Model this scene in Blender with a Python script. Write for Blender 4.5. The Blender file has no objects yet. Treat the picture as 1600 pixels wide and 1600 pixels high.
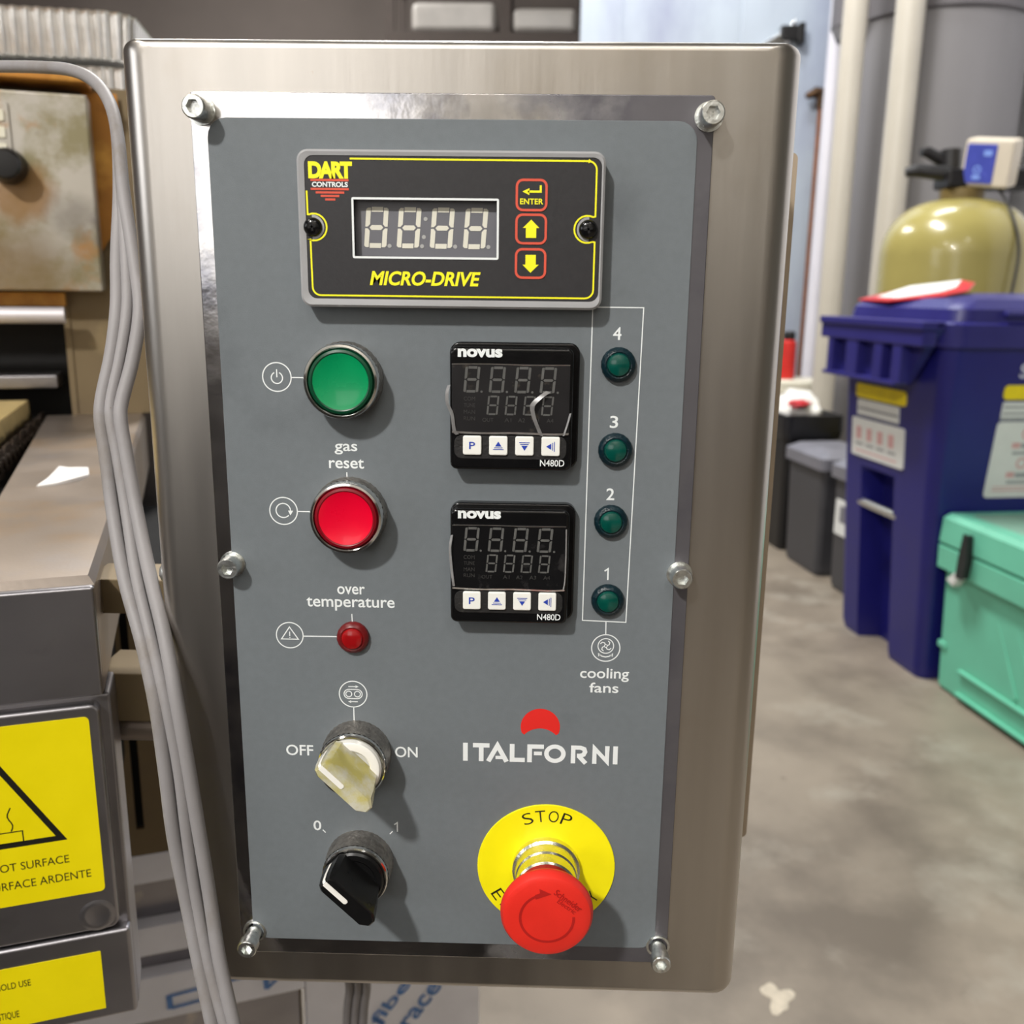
import bpy, bmesh, math, random
from mathutils import Vector, Matrix, noise
from mathutils.geometry import tessellate_polygon

C = bpy.context.scene
COL = C.collection
PI = math.pi
R = math.radians
random.seed(4)

# ------------------------------------------------------------------ camera
cam_d = bpy.data.cameras.new('camera')
cam = bpy.data.objects.new('camera', cam_d)
COL.objects.link(cam)
cam_d.sensor_width = 36.0
cam_d.lens = 33.278
cam_d.clip_start = 0.02
cam_d.clip_end = 60
r0 = Vector((0.9996, 0.0249, 0.0120)).normalized()
r2 = Vector((-0.0215, 0.9734, -0.2281)).normalized()
r1 = r2.cross(r0).normalized()
r0 = r1.cross(r2)
CM = Matrix((r0, -r1, -r2)).transposed().to_4x4()
CM.translation = Vector((0.0320, -0.3672, 1.1200))
cam.matrix_world = CM
cam_d.dof.use_dof = True
cam_d.dof.focus_distance = 0.385
cam_d.dof.aperture_fstop = 13.0
C.camera = cam

# ------------------------------------------------------------------ world, lights, exposure
W = bpy.data.worlds.new('world')
C.world = W
W.use_nodes = True
W.node_tree.nodes['Background'].inputs[0].default_value = (0.70, 0.66, 0.56, 1)
W.node_tree.nodes['Background'].inputs[1].default_value = 0.16


def area(name, loc, target, sx, sy, power, col=(1, 0.97, 0.92)):
    d = bpy.data.lights.new(name, 'AREA')
    d.shape = 'RECTANGLE'
    d.size, d.size_y = sx, sy
    d.energy = power
    d.color = col
    o = bpy.data.objects.new(name, d)
    COL.objects.link(o)
    o.location = loc
    o.rotation_euler = (Vector(target) - Vector(loc)).to_track_quat('-Z', 'Y').to_euler()
    return o


area('lamp_key', (-0.95, -1.85, 2.85), (0, 0, 1.0), 0.15, 0.15, 70)
area('lamp_right', (1.1, -2.2, 4.4), (0.2, 0.5, 0.8), 0.6, 0.6, 15)
area('lamp_row', (-0.3, 2.7, 4.3), (1.5, 2.6, 0.4), 1.4, 0.4, 200, (1, 0.98, 0.95))
area('lamp_wall', (1.2, 4.3, 4.4), (1.3, 5.6, 1.2), 1.2, 0.3, 60, (0.95, 0.98, 1.0))
area('lamp_far', (-2.5, 6.3, 4.8), (-2.0, 6.3, 0.0), 2.0, 0.6, 190)
area('lamp_oven', (-1.5, -0.5, 3.3), (-0.4, 0.7, 1.2), 0.4, 0.4, 13, (1, 0.93, 0.84))  # added light without a known source, placed to brighten the foil trays
area('lamp_back', (0.2, -4.0, 4.9), (0.2, -5.4, 2.2), 2.4, 0.4, 105)  # added light that brightens the wall mirrored in the steel

C.view_settings.view_transform = 'Standard'
C.view_settings.look = 'None'
C.view_settings.gamma = 1.0
C.view_settings.use_curve_mapping = False
C.view_settings.exposure = 0.0


# ------------------------------------------------------------------ materials
def s2l(c):
    c = c / 255.0
    return c / 12.92 if c <= 0.04045 else ((c + 0.055) / 1.055) ** 2.4


def rgb(r, g, b):
    return (s2l(r), s2l(g), s2l(b), 1.0)


def mat(name, col, rough=0.5, metal=0.0, var=0.12, nscale=40.0, bump=0.0, bscale=200.0, stretch=(1, 1, 1),
        trans=0.0, rvar=0.08, ior=1.45, coat=0.0, stains=(), emit=None, alpha=1.0, spec=0.5):
    """stains: list of (rgba, noise scale, threshold low, threshold high, stretch)"""
    m = bpy.data.materials.new(name)
    m.use_nodes = True
    nt = m.node_tree
    N, L = nt.nodes, nt.links
    p = N['Principled BSDF']
    tc = N.new('ShaderNodeTexCoord')
    mp = N.new('ShaderNodeMapping')
    mp.inputs['Scale'].default_value = stretch
    L.new(tc.outputs['Object'], mp.inputs[0])
    nz = N.new('ShaderNodeTexNoise')
    nz.inputs['Scale'].default_value = nscale
    nz.inputs['Detail'].default_value = 5
    L.new(mp.outputs[0], nz.inputs['Vector'])
    cr = N.new('ShaderNodeValToRGB')
    cr.color_ramp.elements[0].position = 0.3
    cr.color_ramp.elements[1].position = 0.7
    cr.color_ramp.elements[0].color = tuple(max(0, x * (1 - var)) for x in col[:3]) + (1,)
    cr.color_ramp.elements[1].color = tuple(min(1, x * (1 + var)) for x in col[:3]) + (1,)
    L.new(nz.outputs['Fac'], cr.inputs[0])
    out = cr.outputs[0]
    for (sc, ss, lo, hi, st) in stains:
        mp2 = N.new('ShaderNodeMapping')
        mp2.inputs['Scale'].default_value = st
        mp2.inputs['Location'].default_value = (ss * 0.37, ss * 0.11, ss * 0.23)
        L.new(tc.outputs['Object'], mp2.inputs[0])
        n2 = N.new('ShaderNodeTexNoise')
        n2.inputs['Scale'].default_value = ss
        n2.inputs['Detail'].default_value = 6
        n2.inputs['Roughness'].default_value = 0.6
        L.new(mp2.outputs[0], n2.inputs['Vector'])
        mr = N.new('ShaderNodeMapRange')
        mr.inputs[1].default_value = lo
        mr.inputs[2].default_value = hi
        L.new(n2.outputs['Fac'], mr.inputs[0])
        mx = N.new('ShaderNodeMix')
        mx.data_type = 'RGBA'
        L.new(mr.outputs[0], mx.inputs[0])
        L.new(out, mx.inputs[6])
        mx.inputs[7].default_value = sc
        out = mx.outputs[2]
    L.new(out, p.inputs['Base Color'])
    mr = N.new('ShaderNodeMapRange')
    mr.inputs[3].default_value = max(0.02, rough - rvar)
    mr.inputs[4].default_value = min(1, rough + rvar)
    L.new(nz.outputs['Fac'], mr.inputs[0])
    L.new(mr.outputs[0], p.inputs['Roughness'])
    p.inputs['Metallic'].default_value = metal
    p.inputs['IOR'].default_value = ior
    p.inputs['Specular IOR Level'].default_value = spec
    p.inputs['Transmission Weight'].default_value = trans
    p.inputs['Coat Weight'].default_value = coat
    p.inputs['Alpha'].default_value = alpha
    if emit:
        p.inputs['Emission Color'].default_value = emit[0]
        p.inputs['Emission Strength'].default_value = emit[1]
    if bump:
        nb = N.new('ShaderNodeTexNoise')
        nb.inputs['Scale'].default_value = bscale
        nb.inputs['Detail'].default_value = 3
        L.new(mp.outputs[0], nb.inputs['Vector'])
        b = N.new('ShaderNodeBump')
        b.inputs['Strength'].default_value = bump
        b.inputs['Distance'].default_value = 0.002
        L.new(nb.outputs['Fac'], b.inputs['Height'])
        L.new(b.outputs[0], p.inputs['Normal'])
    return m


M = {}
M['steel_box'] = mat('brushed_stainless', (0.52, 0.49, 0.455, 1), 0.31, 1.0, 0.06, 14, 0.02, 60, (6, 6, 0.5), rvar=0.05,
                     stains=[((0.42, 0.37, 0.31, 1), 9, 0.56, 0.85, (1, 1, 0.6)), ((0.40, 0.25, 0.14, 1), 70, 0.74, 0.84, (1, 1, 1))])
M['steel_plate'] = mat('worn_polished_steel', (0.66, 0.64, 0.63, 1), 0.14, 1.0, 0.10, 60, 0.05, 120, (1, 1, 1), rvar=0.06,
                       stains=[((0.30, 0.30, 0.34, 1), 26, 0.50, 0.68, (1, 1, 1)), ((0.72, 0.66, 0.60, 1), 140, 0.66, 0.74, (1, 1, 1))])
M['back_plate'] = mat('beige_painted_steel', rgb(176, 160, 140), 0.5, 0.3, 0.06, 20)
M['sheet'] = mat('grey_label_film', rgb(110, 116, 120), 0.46, 0.0, 0.035, 300, 0.08, 2600, rvar=0.04, spec=0.4,
                 stains=[(rgb(92, 97, 101), 14, 0.60, 0.80, (1, 1, 1)), (rgb(150, 150, 145), 240, 0.76, 0.80, (1, 1, 1))])
M['print_white'] = mat('white_print', rgb(232, 236, 236), 0.5, var=0.03)
M['print_red'] = mat('red_print', rgb(222, 40, 34), 0.5, var=0.04)
M['screw'] = mat('zinc_screw', (0.78, 0.80, 0.78, 1), 0.30, 1.0, 0.15, 500, 0.1, 900)
M['clear'] = mat('smoked_clear_plastic', (0.52, 0.52, 0.53, 1), 0.14, 0, 0.05, 60, trans=0.35, rvar=0.04)
M['black_face'] = mat('matt_black_face', rgb(44, 43, 45), 0.42, 0, 0.08, 600, 0.03, 1500)
M['black_gloss'] = mat('gloss_black_plastic', rgb(14, 14, 15), 0.16, 0, 0.10, 200, 0.03, 700, rvar=0.06)
M['black_matt'] = mat('dusty_black_plastic', rgb(30, 29, 29), 0.6, 0, 0.2, 300, 0.15, 800,
                      stains=[(rgb(120, 115, 105), 420, 0.66, 0.78, (1, 1, 1))])
M['yellow'] = mat('yellow_ink', rgb(248, 240, 30), 0.5, var=0.03)
M['key_red'] = mat('orange_red_ink', rgb(214, 84, 62), 0.5, var=0.04)
M['lcd_grey'] = mat('display_grey', rgb(108, 108, 114), 0.35, var=0.03)
M['seg_light'] = mat('unlit_segment', rgb(222, 219, 204), 0.5, var=0.03)
M['seg_dot'] = mat('unlit_dot', rgb(170, 170, 168), 0.5, var=0.03)
M['screen'] = mat('dark_screen', rgb(20, 20, 21), 0.10, 0, 0.10, 80, rvar=0.03,
                  stains=[(rgb(74, 72, 72), 60, 0.60, 0.85, (1, 1, 1))])
M['screen_hazy'] = mat('hazy_dark_screen', rgb(36, 35, 36), 0.2, 0, 0.10, 80, rvar=0.05,
                        stains=[(rgb(84, 78, 70), 110, 0.60, 0.74, (1, 1, 1))])
M['seg_dark'] = mat('dim_segment', rgb(92, 92, 90), 0.3, var=0.15, nscale=300)
M['seg_faint'] = mat('faint_legend', rgb(58, 57, 56), 0.3, var=0.2, nscale=300)
M['film'] = mat('peeling_film', (0.34, 0.33, 0.325, 1), 0.25, 0, 0.2, 300, trans=0.45, rvar=0.05)
M['key_white'] = mat('white_key', rgb(236, 236, 230), 0.35, var=0.03)
M['key_blue'] = mat('blue_ink', rgb(40, 66, 170), 0.4, var=0.03)
M['chrome'] = mat('chrome_bezel', (0.80, 0.80, 0.78, 1), 0.12, 1.0, 0.08, 200, rvar=0.05)
M['dark_metal'] = mat('knurled_dark_metal', (0.40, 0.37, 0.34, 1), 0.42, 1.0, 0.25, 400, 0.3, 900,
                      stains=[((0.75, 0.72, 0.66, 1), 600, 0.62, 0.74, (1, 1, 1))])
M['collar_metal'] = mat('brassy_collar_metal', (0.74, 0.72, 0.60, 1), 0.26, 1.0, 0.10, 200, 0.1, 500, rvar=0.06)
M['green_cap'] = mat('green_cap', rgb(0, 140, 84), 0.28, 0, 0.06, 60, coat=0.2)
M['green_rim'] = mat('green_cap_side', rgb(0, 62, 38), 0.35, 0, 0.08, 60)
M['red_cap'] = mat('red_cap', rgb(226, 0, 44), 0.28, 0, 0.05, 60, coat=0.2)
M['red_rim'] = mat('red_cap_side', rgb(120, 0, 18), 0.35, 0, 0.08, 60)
M['lamp_red'] = mat('dark_red_lens', rgb(150, 14, 18), 0.2, 0, 0.15, 250, coat=0.3)
M['lamp_red_base'] = mat('dark_red_base', rgb(104, 18, 20), 0.35, 0, 0.2, 400)
M['lamp_teal'] = mat('teal_lens', rgb(0, 70, 60), 0.2, 0, 0.15, 250, coat=0.3)
M['lamp_teal_base'] = mat('dark_teal_base', rgb(4, 32, 40), 0.35, 0, 0.25, 400, 0.2, 900,
                          stains=[(rgb(120, 150, 150), 700, 0.70, 0.78, (1, 1, 1))])
M['knob_clear'] = mat('clear_knob', (0.92, 0.91, 0.86, 1), 0.16, 0, 0.04, 100, trans=0.35, rvar=0.05)
M['knob_yellow'] = mat('yellowish_clear_handle', (0.93, 0.91, 0.80, 1), 0.12, 0, 0.06, 160, trans=0.55, rvar=0.05,
                       stains=[((0.80, 0.72, 0.22, 1), 55, 0.46, 0.60, (1, 1, 1))])
M['knob_black'] = mat('black_knob', rgb(16, 16, 17), 0.30, 0, 0.1, 200)
M['pointer'] = mat('white_pointer', rgb(240, 238, 232), 0.45, var=0.02)
M['eos_yellow'] = mat('yellow_disc', rgb(250, 238, 10), 0.45, 0, 0.03, 100, stains=[(rgb(196, 180, 40), 90, 0.68, 0.80, (1, 1, 1))])
M['eos_black'] = mat('black_print', rgb(24, 22, 14), 0.5, var=0.05)
M['eos_red'] = mat('red_mushroom', rgb(226, 44, 32), 0.46, 0, 0.05, 80, 0.04, 900)
M['eos_red_dark'] = mat('red_engraving', rgb(176, 26, 22), 0.5, 0, 0.05, 80)
M['cable'] = mat('grey_cable_sheath', rgb(140, 137, 138), 0.55, 0, 0.06, 40, 0.05, 600,
                 stains=[(rgb(120, 112, 104), 34, 0.56, 0.76, (1, 1, 0.4)), (rgb(110, 98, 88), 420, 0.70, 0.80, (1, 1, 1))])
M['cable_dark'] = mat('dark_grey_cable', rgb(112, 108, 108), 0.55, 0, 0.06, 40, 0.05, 600)
M['oven_steel'] = mat('oven_steel', (0.34, 0.29, 0.25, 1), 0.42, 0.85, 0.12, 12, 0.04, 400, (1, 1, 1),
                      stains=[((0.38, 0.27, 0.17, 1), 10, 0.54, 0.75, (1, 1, 1)), ((0.32, 0.29, 0.28, 1), 16, 0.58, 0.75, (1, 1, 1))])
M['oven_dark'] = mat('dark_oven_steel', (0.34, 0.33, 0.35, 1), 0.33, 0.95, 0.12, 18, 0.04, 300, (0.5, 1, 1), rvar=0.07,
                     stains=[((0.55, 0.50, 0.45, 1), 26, 0.66, 0.80, (1, 1, 1)), ((0.20, 0.19, 0.19, 1), 14, 0.55, 0.75, (1, 1, 1))])
M['oven_hood'] = mat('heat_stained_steel', (0.50, 0.47, 0.42, 1), 0.40, 0.55, 0.10, 10, 0.03, 300, rvar=0.06,
                     stains=[((0.28, 0.25, 0.15, 1), 16, 0.44, 0.60, (1, 1, 1)), ((0.42, 0.22, 0.08, 1), 19, 0.54, 0.68, (1, 1, 1)),
                             ((0.62, 0.56, 0.46, 1), 20, 0.66, 0.74, (1, 1, 0.7)), ((0.22, 0.20, 0.19, 1), 24, 0.64, 0.80, (1, 1, 1))])
M['oven_beige'] = mat('beige_oven_plate', rgb(120, 105, 80), 0.48, 0.35, 0.10, 10, stains=[(rgb(138, 122, 92), 20, 0.6, 0.75, (1, 1, 1)), (rgb(112, 98, 80), 14, 0.56, 0.8, (1, 1, 1))])
M['oven_orange'] = mat('orange_scorched_steel', rgb(178, 122, 52), 0.42, 0.3, 0.2, 18, stains=[(rgb(214, 160, 74), 22, 0.5, 0.7, (1, 1, 1)), (rgb(110, 66, 30), 26, 0.58, 0.78, (1, 1, 1))])
M['oven_black'] = mat('sooty_black', rgb(12, 11, 11), 0.8, 0, 0.3, 60)  # includes shade put into the colour under the oven
M['roller'] = mat('pale_steel_roller', (0.66, 0.63, 0.66, 1), 0.5, 0.5, 0.06, 30, (0.0))
M['stone'] = mat('baking_stone', rgb(186, 164, 112), 0.85, 0, 0.14, 60, 0.5, 300, stains=[(rgb(214, 190, 140), 24, 0.55, 0.68, (1, 1, 1)), (rgb(90, 70, 40), 90, 0.68, 0.76, (1, 1, 1))])
M['chain'] = mat('oily_chain', rgb(58, 48, 40), 0.45, 0.7, 0.3, 200, 0.2, 500)
M['sticker'] = mat('yellow_sticker', rgb(238, 220, 0), 0.42, 0, 0.025, 60, stains=[(rgb(176, 160, 20), 60, 0.70, 0.82, (1, 1, 1)), (rgb(140, 126, 30), 220, 0.74, 0.80, (1, 1, 1))])
M['paper'] = mat('white_paper', rgb(232, 230, 228), 0.8, 0, 0.03, 60)
M['foil'] = mat('aluminium_foil', (0.93, 0.92, 0.90, 1), 0.42, 1.0, 0.05, 80, 0.1, 300)
M['film_white'] = mat('white_protective_film', rgb(240, 240, 248), 0.45, 0, 0.05, 20, 0.05, 60)
M['film_blue'] = mat('blue_film_print', rgb(96, 136, 196), 0.5, 0, 0.2, 60)
M['floor'] = mat('concrete', rgb(136, 126, 113), 0.42, 0, 0.10, 6, 0.06, 60, spec=0.4,
                 stains=[(rgb(108, 99, 88), 2.6, 0.48, 0.68, (1, 1, 1)), (rgb(158, 152, 140), 3.1, 0.55, 0.75, (1, 1, 1)), (rgb(96, 86, 76), 14, 0.68, 0.80, (1, 1, 1))])
M['wall_blue'] = mat('pale_blue_metal_panel', rgb(178, 188, 200), 0.38, 0.15, 0.03, 3, 0.02, 6, (3, 3, 0.4), stains=[(rgb(150, 156, 178), 1.3, 0.48, 0.66, (1, 1, 0.4))])
M['wall_white'] = mat('white_wall_paint', rgb(222, 222, 226), 0.6, 0, 0.02, 4)
M['wall_grey'] = mat('grey_brown_wall', rgb(118, 110, 106), 0.8, 0, 0.10, 1.5)
M['ceiling'] = mat('ceiling_paint', rgb(150, 148, 144), 0.8, 0, 0.05, 2)
M['wall_light'] = mat('light_wall_paint', rgb(214, 208, 198), 0.8, 0, 0.05, 2)
M['wall_black'] = mat('black_wall_paint', rgb(46, 42, 40), 0.8, 0, 0.1, 4)
M['daylight'] = mat('daylit_pane', (0.8, 0.8, 0.8, 1), 0.3, 0, 0.02, 2, emit=((1.0, 0.98, 0.95, 1), 2.0))  # glow of an added pane, no known opening there
M['daylight_side'] = mat('bright_daylit_pane', (0.8, 0.8, 0.8, 1), 0.3, 0, 0.02, 2, emit=((0.95, 0.97, 1.0, 1), 3.4))  # glow of the second added pane, also without a known opening
M['wall_dark'] = mat('dark_wall_paint', rgb(92, 84, 78), 0.8, 0, 0.08, 2)
M['pvc'] = mat('cream_pvc', rgb(184, 178, 166), 0.35, 0, 0.03, 6)
M['pvc_white'] = mat('white_pvc', rgb(216, 214, 222), 0.22, 0, 0.03, 6)
M['duct'] = mat('grey_duct', rgb(128, 126, 128), 0.5, 0.2, 0.05, 4, 0.0, 10, (2, 2, 0.2))
M['duct_dark'] = mat('dark_grey_duct', rgb(98, 95, 98), 0.5, 0.1, 0.05, 4)
M['copper'] = mat('aged_copper', rgb(150, 96, 62), 0.4, 0.7, 0.2, 12)
M['bronze'] = mat('tarnished_bronze', rgb(74, 54, 36), 0.45, 0.7, 0.3, 30)
M['fibre'] = mat('olive_fibreglass', rgb(150, 140, 82), 0.24, 0, 0.05, 8, 0.05, 30, coat=0.3)
M['brown_neck'] = mat('brown_collar', rgb(104, 88, 50), 0.5, 0, 0.1, 30)
M['ctl_cream'] = mat('cream_housing', rgb(206, 196, 178), 0.45, 0, 0.03, 20)
M['ctl_blue'] = mat('blue_screen', rgb(70, 80, 170), 0.25, 0, 0.1, 30)
M['ctl_blue_light'] = mat('pale_blue_marks', rgb(130, 160, 230), 0.3, 0, 0.1, 30)
M['black_plastic'] = mat('black_plastic', rgb(22, 21, 22), 0.4, 0, 0.2, 40)
M['bin_blue'] = mat('navy_blue_plastic', rgb(24, 24, 104), 0.36, 0, 0.06, 10, 0.03, 60, spec=0.6)
M['bin_lid'] = mat('blue_lid_plastic', rgb(40, 38, 108), 0.36, 0, 0.06, 10, 0.03, 60, spec=0.6)
M['bin_can'] = mat('charcoal_plastic', rgb(62, 62, 66), 0.45, 0, 0.1, 14)
M['bin_can_lid'] = mat('grey_lid', rgb(112, 112, 120), 0.4, 0, 0.08, 14)
M['bag_grey'] = mat('grey_bin_liner', rgb(146, 146, 156), 0.35, 0, 0.12, 14, 0.4, 30)
M['bag_black'] = mat('black_bin_liner', rgb(26, 26, 29), 0.3, 0, 0.2, 14, 0.4, 30)
M['bag_white'] = mat('white_bin_liner', rgb(224, 222, 216), 0.4, 0, 0.08, 14, 0.4, 30)
M['red_plastic'] = mat('red_plastic', rgb(200, 44, 38), 0.35, 0, 0.1, 20)
M['red_film'] = mat('red_wrapper', rgb(196, 40, 48), 0.3, 0, 0.15, 30, 0.3, 60)
M['cream_plastic'] = mat('cream_plastic', rgb(222, 218, 200), 0.4, 0, 0.04, 12)
M['label_white'] = mat('white_label', rgb(214, 216, 214), 0.5, 0, 0.03, 20)
M['label_pink'] = mat('faded_red_print', rgb(206, 160, 160), 0.5, 0, 0.1, 60)
M['label_grey'] = mat('faded_grey_print', rgb(150, 152, 156), 0.5, 0, 0.1, 60)
M['label_yellow'] = mat('yellow_label', rgb(232, 208, 20), 0.5, 0, 0.05, 30)
M['chalk'] = mat('chalky_white', rgb(196, 196, 216), 0.7, 0, 0.1, 200)
M['mint'] = mat('mint_green_plastic', rgb(104, 186, 158), 0.42, 0, 0.05, 12, 0.04, 80)
M['mint_top'] = mat('dusty_mint_plastic', rgb(120, 160, 142), 0.5, 0, 0.10, 10, 0.04, 80)
M['rubber'] = mat('black_rubber', rgb(30, 36, 36), 0.55, 0, 0.15, 60)
M['rack'] = mat('rack_steel', rgb(78, 70, 66), 0.6, 0.3, 0.1, 8)
M['bundle'] = mat('wrapped_grey_bundle', rgb(176, 172, 168), 0.35, 0, 0.1, 6, 0.3, 14)
M['flake'] = mat('pale_floor_patch', rgb(196, 186, 168), 0.8, 0, 0.2, 40)



def ring_stain(m, centre, ra, rb, col, strength=0.9):
    """a scorch ring with an outline of its own round a fitting"""
    nt = m.node_tree
    N, L = nt.nodes, nt.links
    p = N['Principled BSDF']
    src = p.inputs['Base Color'].links[0].from_socket
    tc = N.new('ShaderNodeTexCoord')
    nz = N.new('ShaderNodeTexNoise'); nz.inputs['Scale'].default_value = 45; nz.inputs['Detail'].default_value = 4
    L.new(tc.outputs['Object'], nz.inputs['Vector'])
    ds_ = N.new('ShaderNodeVectorMath'); ds_.operation = 'DISTANCE'
    ds_.inputs[1].default_value = centre
    L.new(tc.outputs['Object'], ds_.inputs[0])
    ad = N.new('ShaderNodeMath'); ad.operation = 'MULTIPLY_ADD'
    L.new(nz.outputs['Fac'], ad.inputs[0]); ad.inputs[1].default_value = 0.03
    L.new(ds_.outputs['Value'], ad.inputs[2])
    r1_ = N.new('ShaderNodeMapRange'); r1_.inputs[1].default_value = rb + 0.015; r1_.inputs[2].default_value = ra + 0.015
    r1_.inputs[3].default_value = 0; r1_.inputs[4].default_value = strength
    L.new(ad.outputs[0], r1_.inputs[0])
    mx = N.new('ShaderNodeMix'); mx.data_type = 'RGBA'
    L.new(r1_.outputs[0], mx.inputs[0]); L.new(src, mx.inputs[6]); mx.inputs[7].default_value = col
    L.new(mx.outputs[2], p.inputs['Base Color'])


def grime_and_reflection(m, col, x0, x1):
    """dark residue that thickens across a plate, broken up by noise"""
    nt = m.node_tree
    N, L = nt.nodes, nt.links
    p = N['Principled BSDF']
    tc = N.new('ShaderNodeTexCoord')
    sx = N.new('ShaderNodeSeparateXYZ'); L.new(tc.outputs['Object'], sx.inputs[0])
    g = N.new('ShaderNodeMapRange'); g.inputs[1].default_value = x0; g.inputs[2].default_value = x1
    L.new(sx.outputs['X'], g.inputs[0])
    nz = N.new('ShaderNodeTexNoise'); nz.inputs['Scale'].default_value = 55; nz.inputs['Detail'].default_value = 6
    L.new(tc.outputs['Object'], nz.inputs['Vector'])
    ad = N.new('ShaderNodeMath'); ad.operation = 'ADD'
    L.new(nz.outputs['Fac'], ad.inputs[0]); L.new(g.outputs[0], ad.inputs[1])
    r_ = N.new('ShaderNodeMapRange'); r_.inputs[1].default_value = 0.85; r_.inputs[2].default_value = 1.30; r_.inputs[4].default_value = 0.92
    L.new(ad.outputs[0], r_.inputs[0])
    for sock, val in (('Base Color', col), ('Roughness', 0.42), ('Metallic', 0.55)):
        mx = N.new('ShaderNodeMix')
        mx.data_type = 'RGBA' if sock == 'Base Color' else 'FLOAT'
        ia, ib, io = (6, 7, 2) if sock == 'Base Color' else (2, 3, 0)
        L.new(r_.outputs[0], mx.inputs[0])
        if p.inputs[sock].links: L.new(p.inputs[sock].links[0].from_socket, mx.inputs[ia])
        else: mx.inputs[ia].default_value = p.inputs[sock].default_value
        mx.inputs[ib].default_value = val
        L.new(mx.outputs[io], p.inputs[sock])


grime_and_reflection(M['steel_plate'], (0.10, 0.095, 0.11, 1), -0.02, 0.075)  # residue plus a dark mirror image painted into the right-hand colour
ring_stain(M['oven_hood'], (-0.100, 0.615, 0.228), 0.020, 0.038, (0.30, 0.17, 0.07, 1), 0.85)
ring_stain(M['oven_hood'], (-0.120, 0.615, 0.135), 0.035, 0.085, (0.22, 0.15, 0.07, 1), 0.75)
ring_stain(M['oven_hood'], (-0.052, 0.615, 0.205), 0.010, 0.030, (0.21, 0.19, 0.17, 1), 0.6)

# ------------------------------------------------------------------ mesh building
def circ(cu, cv, r, n=32, a0=0.0, a1=2 * PI, full=True, rv=None):
    rv = r if rv is None else rv
    if full:
        return [(cu + r * math.cos(a0 + 2 * PI * i / n), cv + rv * math.sin(a0 + 2 * PI * i / n)) for i in range(n)]
    return [(cu + r * math.cos(a0 + (a1 - a0) * i / n), cv + rv * math.sin(a0 + (a1 - a0) * i / n)) for i in range(n + 1)]


def rrect(u0, v0, u1, v1, r, n=5):
    out = []
    for (cu, cv, a) in ((u1 - r, v0 + r, -PI / 2), (u1 - r, v1 - r, 0), (u0 + r, v1 - r, PI / 2), (u0 + r, v0 + r, PI)):
        for i in range(n + 1):
            t = a + PI / 2 * i / n
            out.append((cu + r * math.cos(t), cv + r * math.sin(t)))
    return out


def inset(lp, d):
    n = len(lp)
    out = []
    for i in range(n):
        p, q, s = Vector(lp[i - 1]), Vector(lp[i]), Vector(lp[(i + 1) % n])
        e1, e2 = (q - p), (s - q)
        if e1.length < 1e-9: e1 = e2
        if e2.length < 1e-9: e2 = e1
        e1.normalize(); e2.normalize()
        n1, n2 = Vector((-e1.y, e1.x)), Vector((-e2.y, e2.x))
        m = n1 + n2
        if m.length < 1e-6: m = n1
        m.normalize()
        k = d / max(0.35, m.dot(n1))
        out.append((q.x + m.x * k, q.y + m.y * k))
    return out


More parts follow.
